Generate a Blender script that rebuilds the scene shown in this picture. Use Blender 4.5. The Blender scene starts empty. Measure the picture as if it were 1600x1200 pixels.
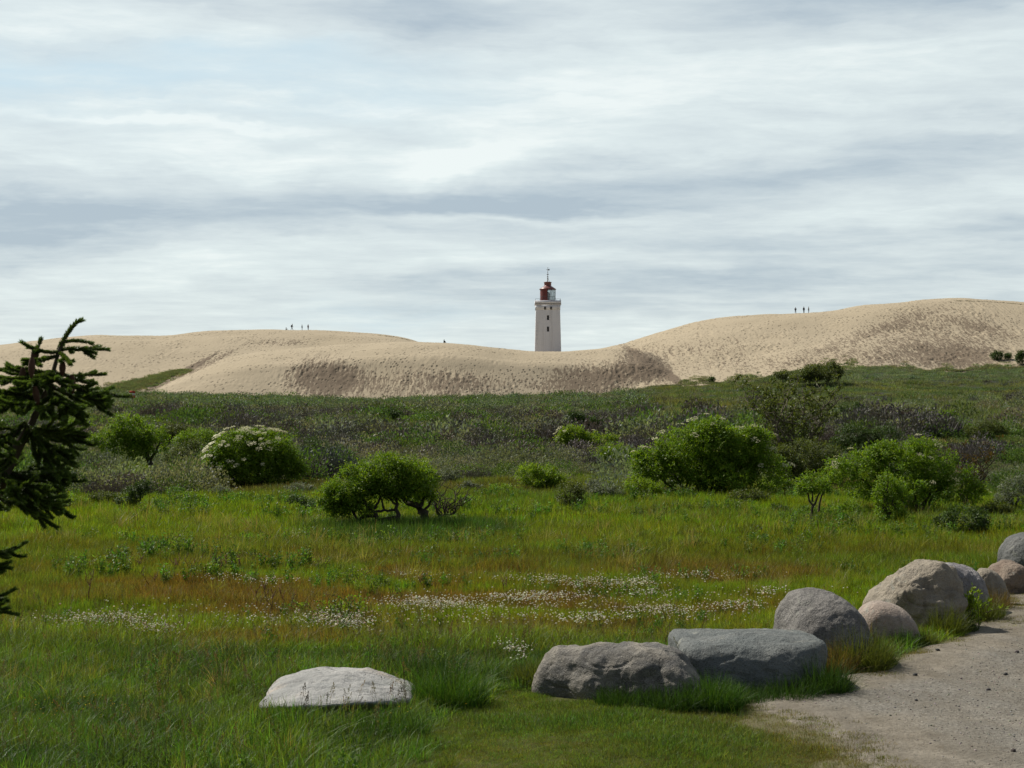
import bpy, bmesh, math, random
import numpy as np
from mathutils import Vector, Matrix, Euler

R = math.radians
rng = np.random.default_rng(7)
random.seed(7)
scene = bpy.context.scene
COL = scene.collection
FPX, HY, CZ = 2400.0, 640.0, 3.0        # focal length in photo pixels, horizon row, eye height

# ---------------------------------------------------------------- camera, world, sun, exposure
cam_d = bpy.data.cameras.new("camera")
cam = bpy.data.objects.new("camera", cam_d); COL.objects.link(cam)
cam.location = (0, 0, CZ); cam.rotation_euler = (R(90), 0, 0)
cam_d.sensor_width = 36; cam_d.lens = 36 * FPX / 1600
cam_d.shift_y = (HY - 600) / 1600
cam_d.clip_start = 0.1; cam_d.clip_end = 20000
cam_d.dof.use_dof = True; cam_d.dof.focus_distance = 28; cam_d.dof.aperture_fstop = 9.0
scene.camera = cam
vs = scene.view_settings
vs.view_transform = 'Standard'; vs.look = 'None'; vs.exposure = 0.08; vs.gamma = 1

SUN_AZ, SUN_EL = R(-52), R(47)          # azimuth from +Y towards +X
sd = Vector((math.sin(SUN_AZ) * math.cos(SUN_EL), math.cos(SUN_AZ) * math.cos(SUN_EL), math.sin(SUN_EL)))
sun_d = bpy.data.lights.new("sun", 'SUN'); sun = bpy.data.objects.new("sun", sun_d); COL.objects.link(sun)
sun_d.energy = 4.8; sun_d.angle = R(0.9); sun_d.color = (1.0, 0.945, 0.85)
sun.rotation_euler = sd.to_track_quat('Z', 'Y').to_euler()

class NT:
    """small helper for writing node trees as expressions"""
    def __init__(s, tree): s.t = tree
    def node(s, typ, **kw):
        n = s.t.nodes.new(typ)
        for k, v in kw.items(): setattr(n, k, v)
        return n
    def put(s, sock, v):
        if isinstance(v, bpy.types.NodeSocket): s.t.links.new(v, sock)
        elif v is not None:
            try: sock.default_value = v
            except Exception:
                sock.default_value = (*v, 1.0)
    def m(s, op, a, b=None, c=None, clamp=False):
        n = s.node('ShaderNodeMath', operation=op); n.use_clamp = clamp
        s.put(n.inputs[0], a); s.put(n.inputs[1], b); s.put(n.inputs[2], c)
        return n.outputs[0]
    def vm(s, op, a, b=None):
        n = s.node('ShaderNodeVectorMath', operation=op)
        s.put(n.inputs[0], a); s.put(n.inputs[1], b)
        return n.outputs[0]
    def xyz(s, x, y, z=0.0):
        n = s.node('ShaderNodeCombineXYZ')
        for i, v in enumerate((x, y, z)): s.put(n.inputs[i], v)
        return n.outputs[0]
    def sep(s, v):
        n = s.node('ShaderNodeSeparateXYZ'); s.put(n.inputs[0], v); return n.outputs
    def noise(s, vec, scale, detail=4, rough=0.55, dist=0.0, out='Fac'):
        n = s.node('ShaderNodeTexNoise'); s.put(n.inputs['Vector'], vec)
        n.inputs['Scale'].default_value = scale; n.inputs['Detail'].default_value = detail
        n.inputs['Roughness'].default_value = rough; n.inputs['Distortion'].default_value = dist
        return n.outputs[out]
    def voro(s, vec, scale, feature='F1'):
        n = s.node('ShaderNodeTexVoronoi', feature=feature); s.put(n.inputs['Vector'], vec)
        n.inputs['Scale'].default_value = scale
        return n.outputs['Distance']
    def ramp(s, fac, lo, hi, a=0.0, b=1.0, smooth=True):
        n = s.node('ShaderNodeMapRange'); n.interpolation_type = 'SMOOTHSTEP' if smooth else 'LINEAR'
        s.put(n.inputs[0], fac); s.put(n.inputs[1], lo); s.put(n.inputs[2], hi); s.put(n.inputs[3], a); s.put(n.inputs[4], b)
        return n.outputs[0]
    def mix(s, f, a, b, blend='MIX'):
        n = s.node('ShaderNodeMix', data_type='RGBA', blend_type=blend)
        s.put(n.inputs[0], f); s.put(n.inputs[6], a); s.put(n.inputs[7], b)
        return n.outputs[2]
    def attr(s, name, typ='GEOMETRY'):
        n = s.node('ShaderNodeAttribute', attribute_name=name, attribute_type=typ); return n.outputs
    def bump(s, h, strength=0.5, dist=0.02):
        n = s.node('ShaderNodeBump'); s.put(n.inputs['Height'], h)
        n.inputs['Strength'].default_value = strength; n.inputs['Distance'].default_value = dist
        return n.outputs[0]

def C3(*c): return (c[0], c[1], c[2], 1.0)

world = bpy.data.worlds.new("World"); scene.world = world; world.use_nodes = True
w = NT(world.node_tree); world.node_tree.nodes.clear()
gen = w.node('ShaderNodeTexCoord').outputs['Generated']
dx, dy, dz = w.sep(gen)
az = w.m('ARCTAN2', dx, dy); el = w.m('ARCSINE', dz)
PXs = w.m('MULTIPLY_ADD', az, 2.4, 0.8)          # direction angles in convenient units (kilo-pixels of the lens)
PYs = w.m('MULTIPLY_ADD', el, -2.4, 0.64)
elc = w.m('MAXIMUM', dz, 0.0); den = w.m('ADD', elc, 0.075)
plane = w.xyz(w.m('DIVIDE', dx, den), w.m('DIVIDE', dy, den), 0.0)
n_big = w.noise(plane, 0.55, 6, 0.58, 0.3)
n_mid = w.noise(w.vm('MULTIPLY', plane, (1.0, 1.6, 1.0)), 1.7, 9, 0.66, 0.3)
warpn = w.noise(w.xyz(w.m('MULTIPLY', PXs, 2.2), w.m('MULTIPLY', PYs, 6.0), 3.0), 1.0, 5, 0.6)
warp = w.m('MULTIPLY', w.m('SUBTRACT', warpn, 0.5), 0.16)
PYw = w.m('ADD', PYs, warp)
streak = w.noise(w.xyz(w.m('MULTIPLY', PXs, 1.3), w.m('MULTIPLY', PYw, 16.0), 7.0), 1.0, 6, 0.62, 0.5)
streak2 = w.noise(w.xyz(w.m('MULTIPLY', PXs, 4.0), w.m('MULTIPLY', PYs, 34.0), 1.0), 1.0, 5, 0.6, 0.3)
def blob(cx, cy, rx, ry, amp, tilt=0.0):
    ax = w.m('DIVIDE', w.m('SUBTRACT', PXs, cx / 1000), rx / 1000)
    yy = w.m('SUBTRACT', PYw, cy / 1000)
    if tilt: yy = w.m('SUBTRACT', yy, w.m('MULTIPLY', w.m('SUBTRACT', PXs, cx / 1000), tilt))
    ay = w.m('DIVIDE', yy, ry / 1000)
    q = w.m('ADD', w.m('MULTIPLY', ax, ax), w.m('MULTIPLY', ay, ay))
    return w.m('MULTIPLY', w.m('EXPONENT', w.m('MULTIPLY', q, -1.0)), amp)
def total(bl):
    a = blob(*bl[0])
    for b in bl[1:]: a = w.m('ADD', a, blob(*b))
    return a
SKY_BLOBS = [
    (60, 370, 330, 42, -0.85, -0.03), (480, 325, 420, 42, -0.75), (820, 325, 260, 30, -0.65), (1150, 270, 330, 40, -0.62),
    (1500, 255, 200, 40, -0.35), (1400, 385, 420, 40, -0.42), (1150, 450, 600, 28, -0.50), (700, 480, 250, 22, -0.35),
    (0, 8, 330, 20, -0.45), (600, 35, 130, 28, -0.75), (830, 15, 220, 22, -0.4), (1250, 30, 200, 38, -0.70), (1560, 20, 160, 40, -0.6),
    (1240, 90, 180, 18, -0.3), (1000, 70, 200, 22, -0.25), (330, 25, 120, 22, -0.25),
    (300, 60, 300, 50, 0.3), (520, 240, 620, 26, 0.5, -0.01), (270, 205, 250, 7, 0.55), (690, 265, 110, 42, 0.8, -0.25), (1150, 140, 400, 50, 0.40),
    (250, 430, 330, 34, 0.18), (700, 175, 300, 40, 0.3), (1000, 200, 200, 50, 0.3), (1300, 340, 300, 18, 0.25), (1050, 515, 150, 14, 0.30), (760, 355, 260, 9, 0.45)]
f = total(SKY_BLOBS)
puff = w.noise(w.vm('MULTIPLY', plane, (1.0, 1.5, 1.0)), 3.0, 8, 0.6, 0.2)
f = w.m('ADD', f, w.m('MULTIPLY', w.m('SUBTRACT', w.ramp(puff, .38, .66), .5), .16))
f = w.m('ADD', f, w.m('MULTIPLY', w.m('SUBTRACT', streak, 0.5), 1.25))
f = w.m('ADD', f, w.m('MULTIPLY', w.m('SUBTRACT', n_mid, 0.5), 1.25))
f = w.m('ADD', f, w.m('MULTIPLY', w.m('SUBTRACT', n_big, 0.5), 0.6))
f = w.m('ADD', f, w.m('MULTIPLY', w.m('SUBTRACT', streak2, 0.5), 0.75))
cl = w.ramp(f, -0.95, 0.58, 0, 1, smooth=False)
rmp = w.node('ShaderNodeValToRGB'); w.put(rmp.inputs[0], cl)
cr = rmp.color_ramp
cr.elements[0].position = 0.0; cr.elements[0].color = C3(.42, .505, .57)
cr.elements[1].position = 1.0; cr.elements[1].color = C3(.86, .92, .90)
e = cr.elements.new(0.5); e.color = C3(.635, .71, .73)
e = cr.elements.new(0.78); e.color = C3(.74, .82, .82)
blue = total([(60, 150, 420, 45, 1.0), (560, 130, 260, 40, 0.45), (330, 105, 90, 16, 0.5), (480, 95, 70, 16, 0.4), (620, 500, 160, 22, 0.5)])
blue = w.m('MULTIPLY', blue, w.ramp(w.m('ADD', n_mid, w.m('MULTIPLY', streak, .5)), 1.1, .6), clamp=True)
cloudc = w.mix(w.m('MULTIPLY', blue, 0.9), rmp.outputs[0], C3(.59, .75, .83))
hor = w.ramp(el, 0.30, 0.75)           # unseen sky overhead, darkened to cut the ambient light
cloudc = w.mix(hor, cloudc, C3(.26, .30, .34))
back = w.ramp(dy, -.1, .75)           # unseen sky behind and beside the camera, darkened for deeper shade
cloudc = w.mix(back, C3(.17, .195, .23), cloudc)
sky = w.node('ShaderNodeTexSky', sky_type='NISHITA'); sky.sun_disc = False
sky.sun_elevation = SUN_EL; sky.sun_rotation = SUN_AZ
skyc = w.mix(1.0, sky.outputs[0], C3(.1, .1, .1), 'MULTIPLY')
final = w.mix(0.90, skyc, cloudc)
bg = w.node('ShaderNodeBackground'); w.put(bg.inputs[0], final); bg.inputs[1].default_value = 1.0
wo = w.node('ShaderNodeOutputWorld'); world.node_tree.links.new(bg.outputs[0], wo.inputs[0])

# ---------------------------------------------------------------- numpy noise
def _h(ix, iy, iz, seed):
    n = (ix.astype(np.int64) * 374761393 + iy.astype(np.int64) * 668265263 + iz.astype(np.int64) * 2147483647 + seed * 1274126177) & 0xffffffff
    n = ((n ^ (n >> 13)) * 1274126177) & 0xffffffff
    n = ((n ^ (n >> 16)) * 2246822519) & 0xffffffff
    return ((n ^ (n >> 15)) & 0xffffff) / float(0xffffff) * 2 - 1
def vn(x, y, z=0.0, seed=0):
    x, y, z = np.broadcast_arrays(np.asarray(x, float), np.asarray(y, float), np.asarray(z, float))
    ix, iy, iz = np.floor(x), np.floor(y), np.floor(z)
    fx, fy, fz = x - ix, y - iy, z - iz
    fx, fy, fz = [t * t * t * (t * (t * 6 - 15) + 10) for t in (fx, fy, fz)]
    r = 0
    for a in (0, 1):
        for b in (0, 1):
            for c in (0, 1):
                r = r + _h(ix + a, iy + b, iz + c, seed) * (fx if a else 1 - fx) * (fy if b else 1 - fy) * (fz if c else 1 - fz)
    return r
def fbm(x, y, z=0.0, o=4, seed=0, g=0.5):
    r, a, f_ = 0, 1.0, 1.0
    for i in range(o):
        r = r + a * vn(np.asarray(x) * f_ + i * 17.3, np.asarray(y) * f_ - i * 9.1, np.asarray(z) * f_ + i * 5.7, seed + i)
        a *= g; f_ *= 2.03
    return r
def sstep(a, b, x):
    t = np.clip((np.asarray(x, float) - a) / (b - a), 0, 1); return t * t * (3 - 2 * t)

# ---------------------------------------------------------------- terrain functions
FOOT = ([-900, -200, 0, 150, 250, 400, 600, 760, 900, 985, 1010, 1100, 1180, 1240, 1350, 1460, 1600, 1800, 2600],
        [612, 616, 619, 619, 622, 625, 631, 628, 625, 622, 608, 604, 598, 583, 578, 584, 578, 574, 570])
_gx = np.arange(-900, 2601, 4.0)
def smooth_tab(xs, ys, sg=16.0):
    y_ = np.interp(_gx, xs, ys); k = np.arange(-16, 17) * 4.0; k = np.exp(-(k / sg) ** 2 / 2); k /= k.sum()
    return (_gx, np.convolve(np.pad(y_, 16, mode='edge'), k, mode='valid'))
FOOT = smooth_tab(*FOOT, 12.0)
def PXof(x, y): return 800 + FPX * x / np.maximum(y, 1.0)
def G(x, y, fine=True):
    x = np.asarray(x, float); y = np.asarray(y, float)
    d = np.maximum(y, 1.0)
    px = np.clip(PXof(x, d), -900, 2600)
    zf = CZ + (HY - np.interp(px, *FOOT)) / FPX * 335
    t = np.clip((y - 72) / (335 - 72), 0, 1)
    s = t ** 1.15 * (1 - 0.0 * t)
    z = zf * s
    z = z + 0.10 * vn(x / 6, y / 6, 0, 3) * sstep(14, 30, y) + 0.03 * vn(x / 1.3, y / 1.3, 0, 5)
    z = z + (0.45 * vn(x / 22, y / 13, 0, 8) + 0.28 * vn(x / 8, y / 6, 0, 9)) * sstep(60, 120, y)
    z = z + 0.10 * np.exp(-(((x - 1.0) / 1.6) ** 2 + ((y - 13.6) / 1.6) ** 2))
    return z
def onpx(px, D):
    return (px - 800) / FPX * D
def findD(px, py, lo=8, hi=360):
    """distance at which the ground is seen at row py"""
    Ds = np.linspace(lo, hi, 4000)
    rows = HY - FPX * (G(onpx(px, Ds), Ds) - CZ) / Ds
    hit = np.where(rows <= py)[0]
    return float(Ds[hit[0]]) if len(hit) else hi
def at(px, py):
    D = findD(px, py); x = onpx(px, D)
    return x, D, float(G(x, D))

LAY = [  # ridge rows, ridge distance, foot distance, slip share of run, slip share of rise
    (([-900, -400, -100, 0, 60, 150, 210, 250, 300, 350, 400, 480, 540, 600, 640, 680, 720, 800],
      [560, 556, 546, 540, 532, 524, 526, 529, 521, 517, 516, 516, 519, 523, 529, 546, 575, 660]), 465, 372, .35, .45),
    (([140, 180, 205, 250, 300, 350, 400, 450, 520, 600, 700, 750, 800, 850, 900, 950, 1000, 1040, 1080, 1160, 1250],
      [670, 645, 624, 600, 578, 562, 552, 546, 540, 533, 534, 540, 547, 550, 549, 546, 548, 560, 577, 610, 650]), 402, 351, .36, .66),
    (([780, 850, 880, 930, 980, 1030, 1080, 1130, 1180, 1240, 1290, 1340, 1400, 1450, 1500, 1550, 1600, 1750, 2000, 2600],
      [640, 552, 549, 544, 534, 521, 508, 498, 492, 489, 486, 479, 473, 470, 469, 471, 475, 492, 515, 560]), 442, 349, .5, .55)]
LAY = [(smooth_tab(*l_[0]),) + l_[1:] for l_ in LAY]
WOB = smooth_tab([200, 420, 560, 700, 860, 1000, 1100], [-2, 5, -1, -6, 0, 3, 8], 30.0)
def layer(i, px, D):
    (tab, Dc, Df, ts, hs) = LAY[i]
    wob = 3.0 * vn(px / 140.0, 0.3 + i, 0, 11)
    if i == 1:
        wob = wob + np.interp(px, *WOB)
    Df = Df + wob; zf = CZ + (HY - np.interp(px, *FOOT)) / FPX * 335 - 1.0
    zc = CZ + (HY - np.interp(px, *tab)) / FPX * Dc
    t = (D - Df) / (Dc - Df)
    tt = np.clip(t, 0, 1)
    lin = hs * tt / ts
    up = hs + (1 - hs) * np.sin(np.clip((tt - ts) / (1 - ts), 0, 1) * math.pi / 2)
    k = sstep(ts - .06, ts + .10, tt)
    p = np.where(tt <= 0, 0, lin * (1 - k) + up * k)
    z = zf + (zc - zf) * p
    back = np.maximum(D - Dc, 0)
    z = z - back * 0.03 - back ** 2 * 0.0035
    z = np.where(t < 0, zf + t * 20, z)
    return z
def smax(a, b, k=1.2):
    h = np.clip(0.5 + 0.5 * (a - b) / k, 0, 1)
    return b * (1 - h) + a * h + k * h * (1 - h) * 0.5
def ell(px, py, cx, cy, rx, ry, tilt=0.0):
    yy = (py - cy) - (px - cx) * tilt
    return np.exp(-(((px - cx) / rx) ** 2 + (yy / ry) ** 2) ** 1.5)
def dune_base(x, y):
    px = np.clip(PXof(x, y), -900, 2600)
    z = layer(0, px, y)
    z = smax(z, layer(1, px, y), 0.8); z = smax(z, layer(2, px, y), 1.0)
    z = z + 0.5 * vn(x / 26, y / 18, 0, 21) + 0.22 * vn(x / 9, y / 7, 0, 22)
    return z
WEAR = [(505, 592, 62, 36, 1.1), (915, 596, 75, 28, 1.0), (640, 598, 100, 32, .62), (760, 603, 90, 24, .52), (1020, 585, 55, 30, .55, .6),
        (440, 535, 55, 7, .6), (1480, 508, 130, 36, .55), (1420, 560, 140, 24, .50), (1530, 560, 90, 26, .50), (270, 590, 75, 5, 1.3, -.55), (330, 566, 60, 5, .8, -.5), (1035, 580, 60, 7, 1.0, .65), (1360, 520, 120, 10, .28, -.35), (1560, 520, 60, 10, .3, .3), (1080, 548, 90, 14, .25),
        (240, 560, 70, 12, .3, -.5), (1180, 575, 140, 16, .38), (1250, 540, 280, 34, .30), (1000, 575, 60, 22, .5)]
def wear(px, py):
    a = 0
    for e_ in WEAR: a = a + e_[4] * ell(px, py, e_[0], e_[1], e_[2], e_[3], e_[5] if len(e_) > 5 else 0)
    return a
def dune_z(x, y):
    z = dune_base(x, y)
    px = PXof(x, y); py = HY - FPX * (z - CZ) / np.maximum(y, 1)
    wr = wear(px, py)
    xw = x + 2.2 * vn(x / 9, y / 9, 0, 32) + .35 * (y - 355) * vn(x / 30, .5, 0, 33)
    rill = fbm(xw / 1.5, y / 10.0, 0, 3, 31) * np.clip(.4 + 1.2 * vn(x / 7, y / 14, 0, 37), 0, 1.2)
    pits = vn(x / 0.55, y / 0.8, 0, 35) * np.clip(vn(x / 5, y / 5, 0, 36) + .2, 0, 1)
    z = z + (0.05 + 0.30 * np.clip(wr, 0, 1)) * rill * .5 + (0.10 + 0.22 * np.clip(wr, 0, 1)) * pits
    return z
def DUNE_TOP(x, y): return float(dune_base(np.array([x]), np.array([y]))[0])

# gravel path: left edge x as a function of distance
_pe = [(1330, 1400), (1325, 1250), (1300, 1190), (1270, 1165), (1185, 1132), (1105, 1110), (1130, 1092), (1250, 1078), (1310, 1058), (1395, 1028), (1470, 1000), (1520, 975), (1555, 950), (1590, 930), (1640, 905), (1720, 875), (1900, 840)]
_py_ = []; _px_ = []
for a_, b_ in _pe:
    D_ = 7200 / (b_ - 640); _py_.append(D_); _px_.append(onpx(a_, D_))
_o = np.argsort(_py_); _py_ = np.array(_py_)[_o]; _px_ = np.array(_px_)[_o]
def pathdist(x, y):
    xe = np.interp(y, _py_, _px_)
    return (x - xe) * 0.8 + 0.10 * vn(x / .35, y / .5, 0, 41) + 0.14 * vn(x / 1.1, y / 1.4, 0, 42)
def path_z(x, y):
    return G(x, y) + np.clip(pathdist(x, y) * .12, -.10, .045) + .006 * vn(x / .12, y / .12, 0, 44) + .02 * vn(x / .9, y / .6, 0, 45) + .02 - .016 * np.exp(-((pathdist(x, y) - 2.2) / .28) ** 2) - .016 * np.exp(-((pathdist(x, y) - 3.9) / .28) ** 2)

# ---------------------------------------------------------------- object helpers
def tag(o, label=None, cat=None, group=None, kind=None):
    if label: o['label'] = label
    if cat: o['category'] = cat
    if group: o['group'] = group
    if kind: o['kind'] = kind
    return o
def mesh_np(name, V, Fc, mat=None, parent=None, smooth=False, attrs=None, link=True, loc=None):
    """V (n,3), Fc: int array (m,3|4)"""
    V = np.asarray(V, np.float32); me = bpy.data.meshes.new(name)
    Fc = np.asarray(Fc, np.int32); k = Fc.shape[1]
    me.vertices.add(len(V)); me.vertices.foreach_set('co', V.ravel())
    me.loops.add(Fc.size); me.loops.foreach_set('vertex_index', Fc.ravel())
    me.polygons.add(len(Fc)); me.polygons.foreach_set('loop_start', np.arange(0, Fc.size, k, dtype=np.int32))
    me.update(calc_edges=True)
    if smooth: me.polygons.foreach_set('use_smooth', np.ones(len(Fc), bool))
    for an, (typ, dat) in (attrs or {}).items():
        at_ = me.attributes.new(an, typ, 'POINT')
        at_.data.foreach_set('vector' if typ == 'FLOAT_VECTOR' else 'value', np.asarray(dat, np.float32 if typ != 'INT' else np.int32).ravel())
    if mat: me.materials.append(mat)
    o = bpy.data.objects.new(name, me)
    if link: COL.objects.link(o)
    if parent: o.parent = parent
    if loc is not None: o.location = loc
    return o
def grid_faces(nu, nv):
    i = np.arange(nu - 1)[:, None] * nv + np.arange(nv - 1)[None, :]
    return np.stack([i, i + nv, i + nv + 1, i + 1], -1).reshape(-1, 4)
def empty(name, loc, rz=0):
    o = bpy.data.objects.new(name, None); COL.objects.link(o); o.location = loc; o.rotation_euler = (0, 0, rz)
    o.empty_display_size = .2
    return o
class MB:
    """collects quads / triangles (all stored as quads or tris split) into one mesh"""
    def __init__(s): s.V = []; s.F = []; s.n = 0
    def add(s, V, Fc):
        V = np.asarray(V, float).reshape(-1, 3); Fc = np.asarray(Fc, int)
        if Fc.shape[1] == 4: Fc = np.concatenate([Fc[:, [0, 1, 2]], Fc[:, [0, 2, 3]]])
        s.V.append(V); s.F.append(Fc + s.n); s.n += len(V)
    def box(s, c, d, rz=0):
        v = np.array([[i, j, k] for i in (-.5, .5) for j in (-.5, .5) for k in (-.5, .5)]) * np.array(d)
        if rz:
            ca, sa = math.cos(rz), math.sin(rz); v = np.stack([v[:, 0] * ca - v[:, 1] * sa, v[:, 0] * sa + v[:, 1] * ca, v[:, 2]], 1)
        s.add(v + np.array(c), [[0, 1, 3, 2], [4, 6, 7, 5], [0, 4, 5, 1], [2, 3, 7, 6], [0, 2, 6, 4], [1, 5, 7, 3]])
    def tube(s, P, rad, k=6, cap=True):
        P = np.asarray(P, float); rad = np.broadcast_to(np.asarray(rad, float), (len(P),))
        T = np.gradient(P, axis=0); T /= np.linalg.norm(T, axis=1, keepdims=True) + 1e-9
        up = np.array([0.31, 0.21, .93]) if abs(T[0, 2]) < .8 else np.array([.9, .3, .1])
        A = np.cross(T, up); A /= np.linalg.norm(A, axis=1, keepdims=True) + 1e-9
        B = np.cross(T, A)
        th = np.arange(k) / k * 2 * math.pi
        V = P[:, None, :] + rad[:, None, None] * (np.cos(th)[None, :, None] * A[:, None, :] + np.sin(th)[None, :, None] * B[:, None, :])
        n = len(P); i = np.arange(n - 1)[:, None] * k; j = np.arange(k)[None, :]; j2 = (j + 1) % k
        Fq = np.stack([i + j, i + j2, i + k + j2, i + k + j], -1).reshape(-1, 4)
        base = s.n
        s.add(V.reshape(-1, 3), Fq)
        if cap:
            for st in (0, (n - 1) * k):
                s.F.append(np.array([[base + st, base + st + a, base + st + a + 1] for a in range(1, k - 1)]))
    def lathe(s, prof, k=24, c=(0, 0, 0)):
        prof = np.asarray(prof, float); th = np.arange(k) / k * 2 * math.pi
        V = np.stack([prof[:, 0:1] * np.cos(th), prof[:, 0:1] * np.sin(th), np.repeat(prof[:, 1:2], k, 1)], -1) + np.array(c)
        n = len(prof); i = np.arange(n - 1)[:, None] * k; j = np.arange(k)[None, :]; j2 = (j + 1) % k
        s.add(V.reshape(-1, 3), np.stack([i + j, i + j2, i + k + j2, i + k + j], -1).reshape(-1, 4))
    def build(s, name, mat, parent=None, smooth=False, link=True, attrs=None, loc=None):
        return mesh_np(name, np.concatenate(s.V), np.concatenate(s.F), mat, parent, smooth, attrs, link, loc)

# ---------------------------------------------------------------- materials
def new_mat(name):
    m = bpy.data.materials.new(name); m.use_nodes = True; m.node_tree.nodes.clear()
    n = NT(m.node_tree); out = n.node('ShaderNodeOutputMaterial')
    return m, n, out
def principled(n, out, col, rough=0.8, normal=None, spec=0.3, metal=0.0):
    p = n.node('ShaderNodeBsdfPrincipled'); n.put(p.inputs['Base Color'], col); n.put(p.inputs['Roughness'], rough)
    p.inputs['Specular IOR Level'].default_value = spec; p.inputs['Metallic'].default_value = metal
    if normal is not None: n.put(p.inputs['Normal'], normal)
    n.t.links.new(p.outputs[0], out.inputs[0]); return p
def plain(name, col, rough=.8, spec=.3, var=.15, scale=6, metal=0):
    m, n, out = new_mat(name)
    pos = n.node('ShaderNodeTexCoord').outputs['Object']
    f_ = n.noise(pos, scale, 5)
    c = n.mix(f_, C3(*[v * (1 - var) for v in col]), C3(*[min(1, v * (1 + var)) for v in col]))
    principled(n, out, c, rough, n.bump(f_, .15, .02), spec, metal); return m
def leaf_mat(name, col=None, trans=0.4, rough=.55, spec=.25, var=.35, hue=.02):
    """two-sided leaf: colour from the instance/point tint when col is None"""
    m, n, out = new_mat(name)
    if col is None: base = n.attr('tint', 'INSTANCER')[0]
    else: base = C3(*col)
    lv = n.attr('lv')[2]
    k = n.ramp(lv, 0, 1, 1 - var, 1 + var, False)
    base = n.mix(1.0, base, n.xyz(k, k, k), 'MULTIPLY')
    hs = n.node('ShaderNodeHueSaturation'); n.put(hs.inputs['Color'], base)
    oi = n.node('ShaderNodeObjectInfo')
    n.put(hs.inputs['Hue'], n.ramp(n.m('FRACT', n.m('MULTIPLY', lv, 7.3)), 0, 1, .5 - hue, .5 + hue, False))
    n.put(hs.inputs['Value'], n.ramp(oi.outputs['Random'], 0, 1, .85, 1.15, False) if col is None else 1.0)
    c = hs.outputs[0]
    p = n.node('ShaderNodeBsdfPrincipled'); n.put(p.inputs['Base Color'], c); p.inputs['Roughness'].default_value = rough
    p.inputs['Specular IOR Level'].default_value = spec
    tr = n.node('ShaderNodeBsdfTranslucent'); n.put(tr.inputs[0], n.mix(1.0, c, C3(1.25, 1.25, .55), 'MULTIPLY'))
    mx = n.node('ShaderNodeMixShader'); mx.inputs[0].default_value = trans
    n.t.links.new(p.outputs[0], mx.inputs[1]); n.t.links.new(tr.outputs[0], mx.inputs[2]); n.t.links.new(mx.outputs[0], out.inputs[0])
    return m

def ground_mat():
    m, n, out = new_mat('ground')
    pos = n.node('ShaderNodeNewGeometry').outputs['Position']
    a = n.noise(pos, .6, 6); b = n.noise(pos, 9, 5); far = n.attr('far')[2]
    near = n.mix(a, C3(.050, .066, .014), C3(.085, .085, .028))
    near = n.mix(n.ramp(b, .5, .7), near, C3(.10, .08, .045))
    farc = n.mix(a, C3(.035, .048, .025), C3(.05, .05, .035))
    principled(n, out, n.mix(far, near, farc), .95, n.bump(b, .6, .05), .1); return m
def dune_mat():
    m, n, out = new_mat('dune sand')
    pos = n.node('ShaderNodeNewGeometry').outputs['Position']
    wr = n.attr('wear')[2]
    st = n.vm('MULTIPLY', pos, (1.0, .30, .30))
    big = n.noise(pos, .035, 5)
    strk = n.noise(n.vm('MULTIPLY', pos, (.8, .12, .12)), 1.0, 7, .7, 1.6)
    col = n.mix(big, C3(.385, .320, .218), C3(.465, .392, .282))
    # damp darker sand bared by slides and walkers; speckle also paints footprint shadow
    spk = n.noise(st, 1.7, 5, .7)
    track = n.noise(n.vm('MULTIPLY', pos, (1, .5, .5)), .11, 4, .6, 1.2)
    tl = n.ramp(n.m('ABSOLUTE', n.m('SUBTRACT', track, .5)), .035, .0)
    thr = n.m('SUBTRACT', .69, n.m('MULTIPLY', wr, .24)); thr = n.m('SUBTRACT', thr, n.m('MULTIPLY', tl, .07))
    mask = n.ramp(n.m('ADD', n.m('MULTIPLY', spk, .62), n.m('MULTIPLY', strk, .38)), thr, n.m('ADD', thr, .06))
    col = n.mix(n.m('MULTIPLY', mask, .72), col, C3(.165, .128, .09))
    stk2 = n.noise(n.vm('MULTIPLY', pos, (1.5, .16, .16)), 1.0, 6, .7, 1.0)
    solid = n.ramp(n.m('ADD', n.m('ADD', wr, n.m('MULTIPLY', n.m('SUBTRACT', stk2, .5), 2.6)), n.m('MULTIPLY', n.m('SUBTRACT', spk, .5), 2.2)), .50, .80)
    col = n.mix(n.m('MULTIPLY', solid, .80), col, C3(.17, .13, .093))
    # small foot prints, their shadow painted in as dark dots
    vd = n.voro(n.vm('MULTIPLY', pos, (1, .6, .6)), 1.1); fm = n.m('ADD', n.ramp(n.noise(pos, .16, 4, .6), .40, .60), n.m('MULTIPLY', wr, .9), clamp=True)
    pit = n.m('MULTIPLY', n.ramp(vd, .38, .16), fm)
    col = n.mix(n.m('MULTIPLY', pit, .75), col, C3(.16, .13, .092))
    h = n.m('ADD', n.m('MULTIPLY', spk, .5), n.m('MULTIPLY', pit, -.8))
    principled(n, out, col, .95, n.bump(h, .5, .35), .1); return m
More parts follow.
